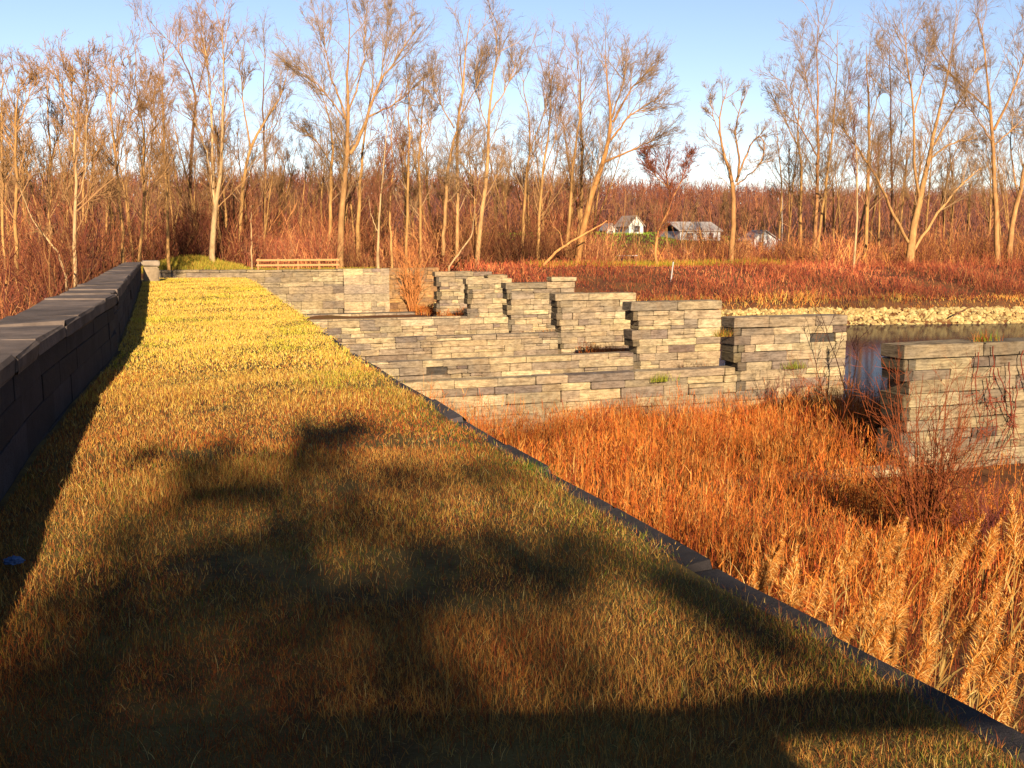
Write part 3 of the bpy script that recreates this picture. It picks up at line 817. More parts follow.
# right
H += [
 ('lone tree with curling looped limbs standing apart against the sky', 100, [[(730, 266, 9), (733, 231, 8), (734, 197, 8), (735, 182, 7), (726, 160, 5), (718, 133, 3.6), (718, 111, 2.6), (727, 92, 1.2)], [(736, 182, 5), (741, 160, 4.4), (735, 141, 3.4), (736, 118, 2.4), (745, 96, 1)],
   [(738, 175, 4), (748, 152, 3.4), (753, 137, 3), (762, 132, 2.5), (766, 145, 2.2), (762, 162, 1.8), (753, 168, 1)], [(737, 185, 3), (753, 172, 2.4), (765, 158, 1.6), (764, 138, .9)], [(721, 140, 2), (712, 112, 1.4), (710, 92, .8)]], .9, lin(172, 122, 74), TWIG, .2),
 ('slim tree left of the tall twin stems, above the white house roof', 104, [[(800, 258, 5), (801, 205, 5), (802, 171, 4.4), (797, 133, 3), (799, 95, 1)], [(800, 150, 2.4), (782, 115, 1.6), (770, 92, .8)]], 1.0, BARK, TWIG, .3),
 ('tall straight dark stemmed tree right of the white house', 98, [[(814, 262, 6), (816, 209, 5.6), (818, 171, 4.8), (818, 133, 4), (816, 77, 2.6), (819, 16, .9)], [(817, 156, 3), (796, 118, 2), (783, 80, .9)], [(817, 120, 2.4), (806, 80, 1.5), (802, 45, .7)]], 1.2, lin(170, 118, 72), TWIG, .3),
 ('tall thin tree slanting right beside the straight dark stemmed tree', 100, [[(815, 262, 4.5), (821, 220, 4.5), (828, 171, 4), (835, 114, 3), (838, 30, .9)], [(833, 130, 2), (847, 95, 1.4), (851, 55, .7)]], 1.1, BARK, TWIG, .26),
 ('thin tree rooted low on the red brush slope, pale foot', 88, [[(853, 274, 4), (856, 241, 3.6), (857, 196, 3), (857, 151, 2.4), (850, 95, .9)]], .9, PALE, T_RED, .24),
 ('tan tree with a thick middle trunk left of the great forked tree', 98, [[(865, 255, 6), (867, 226, 6), (868, 181, 6), (869, 143, 5), (868, 94, 3), (866, 45, .9)], [(868, 165, 3), (850, 138, 2), (838, 118, .9)], [(869, 130, 2.4), (880, 90, 1.6), (884, 50, .7)]], 1.2, BARK, TWIG, .28),
 ('dark back row stem seen behind the great forked tree', 110, [[(893, 250, 4.6), (892, 189, 4.4), (891, 94, 2.6), (889, 40, .9)], [(892, 180, 2.4), (902, 130, 1.6), (900, 70, .7)]], 1.1, DARK, TWIG, .26),
 ('great forked tree with bright trunk and low limbs splaying to both sides', 92, [[(910, 258, 13), (911, 240, 12), (917, 211, 10.5), (925, 181, 9), (930, 151, 7), (940, 106, 4.6), (949, 75, 3), (954, 30, 1)], [(908, 242, 6.5), (891, 211, 6), (879, 181, 4.6), (864, 158, 3), (840, 124, 1)],
   [(913, 252, 6), (936, 215, 5), (960, 185, 3.6), (982, 168, 1.2)], [(920, 200, 6), (913, 162, 5.4), (915, 113, 4), (908, 75, 2.6), (903, 22, .9)], [(931, 158, 4.5), (951, 143, 3), (978, 138, 1)], [(934, 145, 5), (956, 106, 3.2), (978, 68, 1)], [(915, 113, 3), (925, 70, 2), (928, 25, .8)]], 1.2, lin(182, 134, 82), TWIG, .32),
 ('tall tree with crossing limbs near the right edge', 93, [[(998, 262, 9), (996, 219, 8), (994, 181, 7), (993, 132, 6), (989, 106, 5), (988, 75, 3.6), (979, 18, 1)], [(994, 130, 5.5), (1010, 98, 4.2), (1022, 68, 2.5), (1030, 20, 1)], [(990, 110, 4), (963, 87, 3), (936, 58, 1)], [(994, 145, 3.5), (1012, 130, 2.2), (1030, 110, 1)], [(991, 140, 3), (972, 112, 2), (955, 95, .9)]], 1.25, lin(172, 124, 76), TWIG, .32),
 ('thick trunk slanting out past the right edge', 95, [[(1009, 262, 9), (1012, 219, 8), (1021, 189, 7), (1030, 140, 5), (1036, 80, 3), (1040, 20, 1)], [(1018, 196, 4), (1010, 150, 2.6), (1014, 90, .9)]], 1.1, lin(172, 124, 76), TWIG, .28),
]
for lab, Y, stems, dens, bk, tw, lf in H:
    hero('bare_tree', lab, 'tree', Y, stems, dens, bk, tw, lf, tmin=.38 if stems[0][0][2] > 4 else .3, group='bare trees along the far bank')

# fallen trunk and snag
hero('fallen_trunk', 'fallen bare trunk leaning up to the right against the trees', 'log', 96, [[(543, 266, 4.4), (563, 246, 4), (582, 236, 3.4), (607, 221, 2)], [(563, 246, 2), (560, 232, 1.2), (552, 226, .7)]], bark=lin(190, 132, 76), crown=False)

# filler trees: three slim kinds, copied
def slim(seed):
    gt, gc = Geo(), Geo(); hgt = rng.uniform(13, 17); nst = rng.integers(1, 3)
    Ps, Rs, Ls = [], [], []
    P = wander(np.zeros((1, 3)), V3([[rng.normal(0, .06), rng.normal(0, .06), 1]]), V3([hgt]), 14, .035, .02)
    R = np.linspace(.17, .03, 14)[None]; Ps.append(P[0]); Rs.append(R[0]); Ls.append(hgt)
    if nst > 1:
        s, tn = sample(P, V3([rng.uniform(.15, .4)]))
        P2 = wander(s, tn + rng.normal(0, .22, (1, 3)), V3([hgt * .7]), 14, .035, .05); Ps.append(P2[0]); Rs.append(np.linspace(.11, .02, 14)); Ls.append(hgt * .7)
    for P, R in zip(Ps, Rs): tubes(gt, P, R, 6, BARK * 1.15)
    grow_crown(gc, Ps, Rs, Ls, .72, T_LEFT * .95, .3, .3, .06)
    return gt.mesh('trunk', M_BARK, True), gc.mesh('crown', M_TWIG)


slims = [slim(k) for k in range(7)]
def filler(u, Y, s, label, group, k):
    q = aty(u, 250, Y); z = float(height(q[0], q[1])) - .15
    t = thing('slender_tree', label, 'tree', (q[0], q[1], z), group)
    t.rotation_euler = (0, 0, rng.uniform(0, 6.28)); t.scale = (s, s, s)
    for nm, mm in zip(('trunk', 'crown'), slims[k % 7]):
        o = bpy.data.objects.new(nm, mm); COL.objects.link(o); o.parent = t


k = 0
for ua, ub, N, Ya, Yb, sa, sb, lab, grp in (
    (-20, 300, 44, 100, 130, .65, 1.1, 'slender bare tree in the packed wood behind the left parapet', 'slender trees behind the left parapet'),
    (300, 600, 34, 108, 140, .75, 1.15, 'slender bare tree in the middle wood behind the piers', 'slender trees of the middle wood'),
    (600, 780, 15, 108, 150, .4, .6, 'low slender tree in the thin gap before the pale houses', 'low slender trees by the houses'),
    (775, 1050, 26, 104, 135, .85, 1.3, 'slender bare tree in the right wood behind the red slope', 'slender trees of the right wood')):
    for i in range(N):
        filler(ua + (ub - ua) * (i + rng.random()) / N, rng.uniform(Ya, Yb), rng.uniform(sa, sb), lab, grp, k); k += 1

# ------------------------------------------------------------------ brush
def thicket(g, M, xf, yf, hmin, hmax, pal, prob, w=.02, sprig=3, seed=50, filt=None):
    x = xf(M); y = yf(x, M)
    if filt is not None:
        kq = filt(x, y); x, y = x[kq], y[kq]
    M = len(x); z = height(x, y)
    cl = .58 + .42 * fbm(x, y * .5, .35, seed) + .24 * fbm(x, y, 1.1, seed + 1)
    h = np.clip(rng.uniform(hmin, hmax, M) * cl, .3, hmax * 1.2)
    c = pick(pal, prob, M, .3) * np.clip(1.05 + .6 * fbm(x, y * .4, .3, seed + 2), .4, 1.9)[:, None]
    P = wander(np.stack([x, y, z - .1], -1), np.concatenate([rng.normal(0, .32, (M, 2)), np.ones((M, 1))], 1), h, 5, .2, .01)
    ws = w * rng.uniform(.6, 1.3, M)
    b = rng.uniform(-.9, .9, M); S = np.stack([np.cos(b), np.sin(b), np.zeros(M)], -1)
    ribbons(g, P, ws[:, None] * np.linspace(1, .35, 5)[None], S, c)
    i = np.repeat(np.arange(M), sprig); s, tn = sample(P[i], rng.uniform(.2, .95, len(i)))
    d = norm(tn + rng.normal(0, .75, (len(i), 3)))
    C = wander(s, d, h[i] * rng.uniform(.15, .38, len(i)), 4, .15, .03)
    b = rng.uniform(-.9, .9, len(i)); S = np.stack([np.cos(b), np.sin(b) * 0, np.sin(b)], -1)
    ribbons(g, C, (ws[i] * .6)[:, None] * np.linspace(1, .4, 4)[None], S, c[i] * rng.uniform(.8, 1.25, (len(i), 1)))


REDS = [(150, 84, 54), (130, 66, 46), (176, 108, 64), (110, 58, 48), (200, 140, 84), (146, 102, 70)]
RP = [.28, .24, .18, .14, .08, .08]
g = Geo()
def xs_px(ua, ub, Y):
    def f(M):
        return aty_x(rng.uniform(ua, ub, M), Y)
    return f
def aty_x(u, Y):
    a = aty(0, 250, Y)[0]; 
    return V3([aty(uu, 250, Y)[0] for uu in (ua_grid)]) if False else np.interp(u, UG, V3([aty(uu, 250, Y)[0] for uu in UG]))
UG = np.linspace(-80, 1150, 40)
px_u = lambda x, y: 512 + FPX * (x * CR[0] + y * CR[1]) / (x * CF[0] + y * CF[1])
notlawn = lambda x, y: ~((px_u(x, y) > 597) & (px_u(x, y) < 643) & (y > 101) & (rng.random(len(x)) < .95))
thicket(g, 9000, lambda M: rng.uniform(-46, -3.5, M), lambda x, M: rng.uniform(52, 104, M), 2.5, 7.5, REDS, RP, .028, 3, 50)
thicket(g, 5500, xs_px(140, 330, 104), lambda x, M: rng.uniform(99, 122, M), 2.5, 8.0, REDS, RP, .03, 3, 52)
thicket(g, 8500, xs_px(310, 600, 106), lambda x, M: rng.uniform(99, 126, M), 2.0, 7.0, REDS + [(206, 142, 84), (190, 120, 74)], RP + [.3, .3], .03, 3, 54)
thicket(g, 5200, xs_px(600, 800, 106), lambda x, M: rng.uniform(99, 126, M), 1.2, 3.6, REDS + [(216, 140, 70)], RP + [.2], .03, 3, 56, lambda x, y: (rng.random(len(x)) < .8) & notlawn(x, y))
thicket(g, 7500, xs_px(770, 1100, 100), lambda x, M: rng.uniform(92, 124, M), 1.5, 5.5, REDS + [(216, 140, 70)], RP + [.25], .03, 3, 58)
thicket(g, 1700, xs_px(636, 800, 116), lambda x, M: rng.uniform(106, 124, M), 2.4, 5.8, REDS + [(216, 150, 84)], RP + [.3], .022, 4, 64)
thicket(g, 160, xs_px(600, 650, 112), lambda x, M: rng.uniform(104, 118, M), 2.5, 5.5, REDS + [(216, 150, 84)], RP + [.3], .022, 5, 65)
thicket(g, 2600, xs_px(130, 590, 118), lambda x, M: rng.uniform(110, 130, M), 6, 12, REDS + [(190, 128, 76)], RP + [.2], .035, 7, 66)
thicket(g, 1300, lambda M: rng.uniform(-48, -3, M), lambda x, M: rng.uniform(84, 106, M), 5.5, 10.5, REDS + [(190, 128, 76)], RP + [.2], .032, 7, 67)
thicket(g, 700, xs_px(840, 1100, 118), lambda x, M: rng.uniform(108, 126, M), 5, 9, REDS + [(190, 128, 76)], RP + [.2], .035, 7, 68)
tag(g.build('undergrowth', M_BRUSH), 'red brown leafless thicket filling the foot of the wood', 'undergrowth', kind='stuff')

g = Geo()
thicket(g, 19000, lambda M: rng.uniform(24, 105, M), lambda x, M: bank_line(x) + rng.uniform(3.5, 29, M), .5, 1.7, [(158, 78, 48), (136, 60, 42), (178, 98, 56), (112, 52, 42), (196, 130, 76)], [.3, .25, .2, .12, .12], .024, 3, 60)
thicket(g, 5000, lambda M: rng.uniform(28, 105, M), lambda x, M: bank_line(x) + rng.uniform(1.3, 6.5, M), .4, 1.2, [(226, 150, 70), (206, 170, 80), (190, 100, 44)], [1, .8, .6], .022, 2, 61)
tag(g.build('red_bank_brush', M_BRUSH), 'low dark red brush covering the far bank slope', 'brush', kind='stuff')

# yellow green bank grass: mound at the walkway end, strips before the trees
g = Geo()
def bank_grass(M, xf, yf, pal, h=(.15, .5), w=.012):
    x = xf(M); y = yf(M); blades(g, x, y, height(x, y) - .02, rng.uniform(*h, M), w * rng.uniform(.7, 1.4, M), pick(pal, [1] * len(pal), M), lean=.4)
YG = [(190, 176, 56), (214, 176, 70), (150, 150, 46), (206, 150, 60)]
bank_grass(9000, lambda M: rng.uniform(-2, 7.2, M), lambda M: rng.uniform(93, 99, M), YG, (.2, .55), .02)
bank_grass(6000, lambda M: rng.uniform(6, 20, M), lambda M: rng.uniform(92.4, 99, M), YG, (.1, .35), .02)
bank_grass(5200, lambda M: rng.uniform(36, 66, M), lambda M: rng.uniform(95, 101, M), [(200, 170, 50), (150, 156, 44), (226, 150, 60)], (.3, .8), .022)
bank_grass(9000, lambda M: rng.uniform(50, 100, M), lambda M: rng.uniform(118, 190, M), [(150, 190, 50), (180, 200, 66), (130, 160, 42)], (.2, .5), .05)
tag(g.build('bank_grass', M_GRASS), 'yellow green rough grass on the far bank and field', 'grass', kind='stuff')

# wooded hill far behind
g = Geo()
M = 26000; x = rng.uniform(-220, 520, M); y = rng.uniform(196, 430, M)
z = height(x, y); h = rng.uniform(5, 11, M)
P = wander(np.stack([x, y, z], -1), np.concatenate([rng.normal(0, .22, (M, 2)), np.ones((M, 1))], 1), h, 4, .12, 0)
c = pick([(118, 74, 60), (140, 84, 58), (100, 64, 62), (164, 104, 66)], [1, 1, .8, .6], M)
S = np.tile(V3([[1., 0, 0]]), (M, 1)); a = rng.uniform(-1, 1, M); S = np.stack([np.cos(a), np.sin(a), 0 * a], -1)
ribbons(g, P, np.repeat(V3([[.12, .1, .07, .03]]), M, 0), S, c)
i = np.repeat(np.arange(M), 3); s, tn = sample(P[i], rng.uniform(.3, .95, len(i)))
C = wander(s, norm(tn + rng.normal(0, .5, (len(i), 3))), rng.uniform(1, 3, len(i)), 3, .15, .05)
a = rng.uniform(-1, 1, len(i)); S = np.stack([np.cos(a), 0 * a, np.sin(a)], -1)
ribbons(g, C, np.repeat(V3([[.07, .06, .02]]), len(i), 0), S, c[i])
tag(g.build('distant_woods', M_BRUSH), 'distant brown woods covering the hill', 'woods', kind='stuff')

# ------------------------------------------------------------------ shrubs and single plants
def shrub(name, label, cat, foot, nst, hgt, spread, tint, r=.012, dens=4, lean=(0, 0), up=.04):
    t = thing(name, label, cat, foot)
    gs, gt = Geo(), Geo()
    st = V3(foot) + np.concatenate([rng.normal(0, .12, (nst, 2)), np.zeros((nst, 1))], 1)
    d = np.concatenate([rng.normal(0, spread, (nst, 2)) + V3(lean), np.ones((nst, 1))], 1)
    L = hgt * rng.uniform(.6, 1.1, nst)
    P = wander(st, d, L, 9, .07, up); R = np.linspace(r, r * .3, 9)[None] * rng.uniform(.7, 1.2, (nst, 1))
    tubes(gs, P, R, 5, tint * rng.uniform(.7, 1.2, (nst, 1)))
    a = offshoots(P, R, L, dens, .25, 1, 18, 45, .38, 5, .12, up, r * .6, r * .25)
    b = offshoots(*a, dens, .2, 1, 20, 55, .45, 4, .15, up, r * .35, r * .2)
    tubes(gt, a[0], a[1], 4, tint * rng.uniform(.8, 1.25, (len(a[0]), 1))); tubes(gt, b[0], b[1], 3, tint * rng.uniform(.8, 1.3, (len(b[0]), 1)))
    gs.build('stem', M_TWIG, t); gt.build('twig_sprays', M_TWIG, t)
    return t


def on_bed(u, v, z=-4.95):
    d = aty(u, v, 1.0) - CP; return CP + d * ((z - CP[2]) / d[2])


REDW = lin(150, 66, 40); DKW = lin(84, 44, 40)
q = on_bed(922, 560); shrub('bare_shrub', 'tall red stemmed bare shrub before the left corner of the vine pier', 'shrub', (q[0], q[1], float(height(q[0], q[1]))), 52, 4.0, .24, lin(140, 72, 38), .015, 5)
q = on_bed(985, 575); shrub('bare_shrub', 'low purplish bare shrub at the right edge below the vine pier', 'shrub', (q[0], q[1], float(height(q[0], q[1]))), 40, 1.9, .32, lin(122, 62, 52), .011, 5)
q = on_bed(850, 418); shrub('sapling', 'thin dark leafless sapling at the water edge beside the second pier', 'sapling', (q[0], q[1], float(height(q[0], q[1]))), 2, 4.2, .05, lin(70, 44, 36), .04, 6)
q = on_bed(838, 430); shrub('bare_shrub', 'thin leaning bare shrub left of the dark sapling, against the pier face', 'shrub', (q[0] - .6, q[1] + .6, float(height(q[0], q[1]))), 6, 3.0, .25, lin(150, 90, 56), .014, 5, (-.25, 0))
for u, v, lab in ((772, 404, 'small dark bush on the left part of the second pier face'), (796, 398, 'small dark bush on the second pier face, right of its twin')):
    q = aty(u, v, 32.2); shrub('bare_shrub', lab, 'shrub', (q[0], q[1] + .1, q[2] - .5), 16, 1.5, .35, lin(128, 72, 60), .012, 5)
q = on_bed(855, 447); shrub('dark_shrub', 'blackish dead seed head clump in the orange weeds left of the vine pier', 'shrub', (q[0] - .2, q[1] - 1.2, float(height(q[0], q[1]))), 40, 1.5, .35, lin(52, 30, 26), .02, 5, up=-.06)
q = aty(412, 308, 92.9); shrub('bush', 'orange bush with leaning pale stems in the gap beside the farthest pier', 'shrub', (q[0], q[1], q[2] - 1), 30, 6.5, .22, lin(206, 130, 70), .045, 5)
q = aty(1000, 450, 22.5)
# climbing vine on the nearest pier
t = thing('climbing_vine', 'leafless red vine hanging down the face of the nearest pier', 'vine', (q[0], 22.7, -4.4))
gs, gt = Geo(), Geo()
st = V3([aty(u, v, 22.66) for u, v in ((978, 352), (985, 378), (992, 346), (1000, 395), (1008, 362), (1016, 385), (1022, 350), (996, 368))])
P = wander(st, V3([[.05, 0, -1]]) + rng.normal(0, .15, (8, 3)) * [1, 0, 1], rng.uniform(2, 3.2, 8), 14, .16, -.06); P[:, :, 1] = 22.62 + rng.normal(0, .03, P.shape[:2])
R = np.linspace(.018, .008, 14)[None].repeat(8, 0); tubes(gs, P, R, 5, lin(130, 62, 44))
a = offshoots(P, R, np.full(8, 3.), 12, .15, 1, 25, 80, .16, 5, .2, -.02, .009, .004); a[0][:, :, 1] = np.clip(a[0][:, :, 1], 22.4, 22.68)
b = offshoots(*a, 5, .1, 1, 25, 80, .5, 4, .2, -.02, .005, .003)
tubes(gt, a[0], a[1], 4, lin(150, 70, 48)); tubes(gt, b[0], b[1], 3, lin(160, 76, 50))
gs.build('stem', M_TWIG, t); gt.build('twig_sprays', M_TWIG, t)

# tufts growing from the piers
for u, v, Y, lab, pal in ((722, 334, 32.6, 'green weed tuft in the slot of the second pier corner', [(150, 140, 40), (200, 130, 50)]),
                          (795, 366, 32.4, 'green tuft in a joint on the second pier face', [(140, 150, 40), (170, 160, 60)]),
                          (662, 379, 32.3, 'yellow green tuft on the low wall left of the second pier', [(150, 160, 40), (190, 170, 60)]),
                          (985, 338, 22.9, 'orange grass tuft with green leaves on top of the nearest pier', [(206, 140, 60), (120, 150, 40), (190, 100, 40)])):
    q = aty(u, v, Y); t = thing('weed_tuft', lab, 'plant', q); g = Geo(); M = 160
    r = rng.normal(0, 1, (M, 2)) * [.22, .06]
    blades(g, q[0] + r[:, 0], q[1] + .02 + r[:, 1], np.full(M, q[2] - .1), rng.uniform(.12, .4, M), np.full(M, .008), pick(pal, [1] * len(pal), M), lean=.6)
    g.build('leaves', M_GRASS, t)

# ------------------------------------------------------------------ riprap
def rocks(g, x, y, z, s, tints):
    bm = bmesh.new(); bmesh.ops.create_icosphere(bm, subdivisions=1, radius=1); bm.verts.ensure_lookup_table()
    bv = V3([v.co[:] for v in bm.verts]); bf = V3([[v.index for v in f.verts] + [f.verts[2].index] for f in bm.faces]); bm.free()
    for i in range(len(x)):
        v = bv * rng.uniform(.75, 1.2, (len(bv), 1)) * (s[i] * rng.uniform(.6, 1.3, 3))
        a = rng.uniform(0, 3.1); ca, sa = math.cos(a), math.sin(a)
        v = np.stack([v[:, 0] * ca - v[:, 1] * sa, v[:, 0] * sa + v[:, 1] * ca, v[:, 2] * .75], -1)
        g.v.append((v + [x[i], y[i], z[i]]).astype(np.float32)); g.t.append(np.broadcast_to(tints[i].astype(np.float32), v.shape)); g.q.append(bf + g.n); g.n += len(v)


def tri_mesh(g, name, mat):
    V = np.concatenate(g.v); T = np.concatenate(g.t); F = np.concatenate(g.q)[:, :3]
    me = bpy.data.meshes.new(name); me.vertices.add(len(V)); me.vertices.foreach_set('co', V.ravel())
    me.loops.add(F.size); me.loops.foreach_set('vertex_index', F.ravel().astype(np.int32)); me.polygons.add(len(F)); me.polygons.foreach_set('loop_start', (np.arange(len(F)) * 3).astype(np.int32))
    me.polygons.foreach_set('use_smooth', np.zeros(len(F), bool)); me.update(calc_edges=True)
    a = me.color_attributes.new('tint', 'FLOAT_COLOR', 'POINT'); c = np.ones((len(V), 4), np.float32); c[:, :3] = T * ALB; a.data.foreach_set('color', c.ravel())
    me.materials.append(mat); return link(name, me)


g = Geo(); M = 12000
x = rng.uniform(24, 110, M); d = rng.uniform(-1.4, 2.2, M); y = bank_line(x) + d
rocks(g, x, y, height(x, y) + .02, rng.uniform(.1, .27, M), pick([(204, 174, 112), (192, 158, 98), (216, 188, 124), (168, 136, 90)], [1, 1, .7, .3], M, .1))
tag(tri_mesh(g, 'riprap_stones', M_ROCK), 'pale broken stones lining the far river bank', 'stones', kind='stuff')
def log_between(label, pts, Y, tint):
    t = thing('driftwood_log', label, 'log', aty(*pts[0][:2], Y)); g = Geo()
    P, R, L = limb_path(pts, Y, 0, 8); P[:, 1] -= np.linspace(0, .3, 8); tubes(g, P, R, 7, tint)
    g.build('trunk', M_BARK, t, smooth=True)
log_between('dark driftwood log propped across the pale stones at the far water edge', [(953, 316, 2.5), (962, 310, 2.2), (974, 305, 1.2)], float(bank_line(62)) + .4, lin(110, 74, 52))

# ------------------------------------------------------------------ fences, stake, house, table
t = thing('rail_fence', 'weathered wooden rail fence on the far abutment, before the dark opening', 'fence', (11, 93.2, -1))
FY = 93.2; zg = lambda x: float(height(x, FY))
for u in (258, 278, 298, 319, 337):
    x = aty(u, 264, FY)[0]; g = Geo(); plain(g, x - .08, x + .08, FY - .08, FY + .08, -1.5, aty(u, 258.5, FY)[2], lin(200, 130, 80)); g.build('post', M_WOOD, t)
xa = aty(256, 264, FY)[0]; xb = aty(339, 264, FY)[0]
for v in (260, 265):
    g = Geo(); zz = aty(300, v, FY)[2]; plain(g, xa, xb, FY - .13, FY - .082, zz - .09, zz + .09, lin(214, 150, 96)); g.build('rail', M_WOOD, t)
t = thing('leaning_stake', 'thin white stake leaning in the red brush of the far bank', 'stake', aty(671, 283, 84))
g = Geo(); P, R, L = limb_path([(670.5, 284, 2.2), (673.5, 262, 2.2)], 84, 0, 4); tubes(g, P, R, 6, (.5, .45, .38)); g.build('pole', M_PAINT, t)
t = thing('utility_pole', 'thin pale pole rising behind the small white house', 'pole', aty(782, 240, 150))
g = Geo(); P, R, L = limb_path([(782, 246, 2), (782, 190, 1.5)], 150, 0, 6); tubes(g, P, R, 6, (.5, .42, .34)); g.build('pole', M_WOOD, t)


def house(label, u0, u1, vb, ve, vr, Y, wallc, roofc, windows, depth=5.0, gable=True):
    a = aty(u0, vb, Y); b_ = aty(u1, vb, Y); x0, x1 = a[0], b_[0]; z0 = min(a[2], float(height(x0, Y))) - .1; ze = aty(u0, ve, Y)[2]; zr = aty(u0, vr, Y)[2]
    t = thing('white_house', label, 'house', ((x0 + x1) / 2, Y, z0)); y1 = Y + depth
    g = Geo()
    if gable:   # gable end faces the river
        xm = (x0 + x1) / 2
        V = [(x0, Y, z0), (x1, Y, z0), (x1, Y, ze), (xm, Y, zr), (x0, Y, ze), (x0, y1, z0), (x1, y1, z0), (x1, y1, ze), (xm, y1, zr), (x0, y1, ze)]
        Q = [(0, 1, 2, 4), (4, 2, 3, 3), (5, 9, 7, 6), (9, 8, 8, 7), (0, 4, 9, 5), (1, 6, 7, 2)]
        Q = [q for q in Q if len(set(q)) == 4] + [(4, 2, 3, 4)]
        me = bpy.data.meshes.new('wall'); me.from_pydata(V, [], [(0, 1, 2, 3, 4), (5, 9, 8, 7, 6), (0, 4, 9, 5), (1, 6, 7, 2)]); me.update()
        at = me.color_attributes.new('tint', 'FLOAT_COLOR', 'POINT')
        for dd in at.data: dd.color = (*(wallc * ALB), 1)
        me.materials.append(M_PAINT); link('wall', me, t)
        g = Geo(); th = .14; ov = .35
        for s in (-1, 1):
            xe = xm + s * ((x1 - x0) / 2 + ov); zee = ze - ov * (zr - ze) / ((x1 - x0) / 2)
            V = [(xm, Y - ov, zr + .02), (xe, Y - ov, zee + .02), (xe, y1 + ov, zee + .02), (xm, y1 + ov, zr + .02)]
            V = V + [(p, q, r + th) for p, q, r in V]
            g.add(V, [(0, 1, 2, 3), (4, 5, 6, 7), (0, 1, 5, 4), (1, 2, 6, 5), (2, 3, 7, 6), (3, 0, 4, 7)], roofc)
        g.build('roof', M_PAINT, t)
    else:       # long side faces the river
        plain(g, x0, x1, Y, y1, z0, ze, wallc); g.build('wall', M_PAINT, t)
        ym = (Y + y1) / 2; g = Geo()
        V = [(x0 - .4, Y - .4, ze - .05), (x1 + .4, Y - .4, ze - .05), (x1 + .4, ym, zr), (x0 - .4, ym, zr), (x1 + .4, y1 + .4, ze - .05), (x0 - .4, y1 + .4, ze - .05)]
        V = V + [(p, q, r + .15) for p, q, r in V]
        g.add(V, [(0, 1, 2, 3), (3, 2, 4, 5), (6, 7, 8, 9), (9, 8, 10, 11), (0, 1, 7, 6), (5, 4, 10, 11), (0, 3, 9, 6), (3, 5, 11, 9), (1, 2, 8, 7), (2, 4, 10, 8)], roofc)
        g.build('roof', M_PAINT, t)
    for (u, va, vb2, w) in windows:
        p = aty(u, va, Y); q = aty(u, vb2, Y); g = Geo(); hw = w / 2
        for (xa, xb, za, zb) in ((p[0] - hw - .1, p[0] - hw, q[2] - .1, p[2] + .1), (p[0] + hw, p[0] + hw + .1, q[2] - .1, p[2] + .1), (p[0] - hw, p[0] + hw, p[2], p[2] + .1), (p[0] - hw, p[0] + hw, q[2] - .1, q[2]), (p[0] - hw, p[0] + hw, (p[2] + q[2]) / 2 - .03, (p[2] + q[2]) / 2 + .03)):
            plain(g, xa, xb, Y - .06, Y - .004, za, zb, V3([.7, .7, .68]))
        w_ = g.build('window', M_PAINT, t)
        me = bpy.data.meshes.new('pane'); me.from_pydata([(p[0] - hw, Y - .02, q[2]), (p[0] + hw, Y - .02, q[2]), (p[0] + hw, Y - .02, p[2]), (p[0] - hw, Y - .02, p[2])], [], [(0, 1, 2, 3)]); me.materials.append(M_GLASS)
        l = t.location; o = bpy.data.objects.new('pane', me); COL.objects.link(o); o.parent = w_
        for vv in me.vertices: vv.co = (vv.co.x - l.x, vv.co.y - l.y, vv.co.z - l.z)
    return t


W = V3([.8, .78, .74])
house('small white gabled house with one dark window, right of the lone curly tree', 751, 777, 257, 240, 231, 126, W, V3([.45, .38, .33]), [(761, 242, 248, .8)], 3.2)
house('long pale grey house half hidden by twigs, left of the lone curly tree', 680, 720, 243, 231, 222, 158, V3([.62, .6, .57]), V3([.5, .42, .36]), [(690, 233, 239, 1.2), (700, 233, 239, 1.2), (711, 233, 239, 1.0)], 8, False)
house('pale cream gabled house above the green field, behind the arching twigs', 629, 643, 240, 225, 216, 176, W * V3([1, .95, .85]), V3([.46, .34, .26]), [(637, 226, 232, 1.2)], 6)
house('tiny pale gabled shed at the left end of the green field', 607, 615, 240, 229, 224, 174, W * V3([.95, .88, .75]), V3([.4, .34, .3]), [(611, 231, 235, .7)], 3)
t = thing('picnic_table', 'pale topped dark table at the foot of the green field', 'table', (*aty(627, 256, 112)[:2], float(height(*aty(627, 256, 112)[:2]))))
q = V3(t.location); g = Geo(); plain(g, q[0] - 1.25, q[0] + 1.25, q[1] - .4, q[1] + .4, q[2] + 1.0, q[2] + 1.08, V3([.62, .6, .58])); g.build('table_top', M_WOOD, t)
for s in (-1, 1):
    g = Geo(); plain(g, q[0] - 1.25, q[0] + 1.25, q[1] + s * .7 - .15, q[1] + s * .7 + .15, q[2] + .45, q[2] + .52, V3([.1, .08, .08])); g.build('bench', M_WOOD, t)
    g = Geo(); plain(g, q[0] + s * .9 - .06, q[0] + s * .9 + .06, q[1] - .6, q[1] + .6, q[2] - .1, q[2] + .995, V3([.08, .07, .07])); g.build('leg', M_WOOD, t)

# ------------------------------------------------------------------ what stands behind the viewer and throws the foreground shadows
EL = math.radians(20); AZ = math.radians(8.2)
SUN = V3([-math.sin(AZ) * math.cos(EL), -math.cos(AZ) * math.cos(EL), math.sin(EL)])
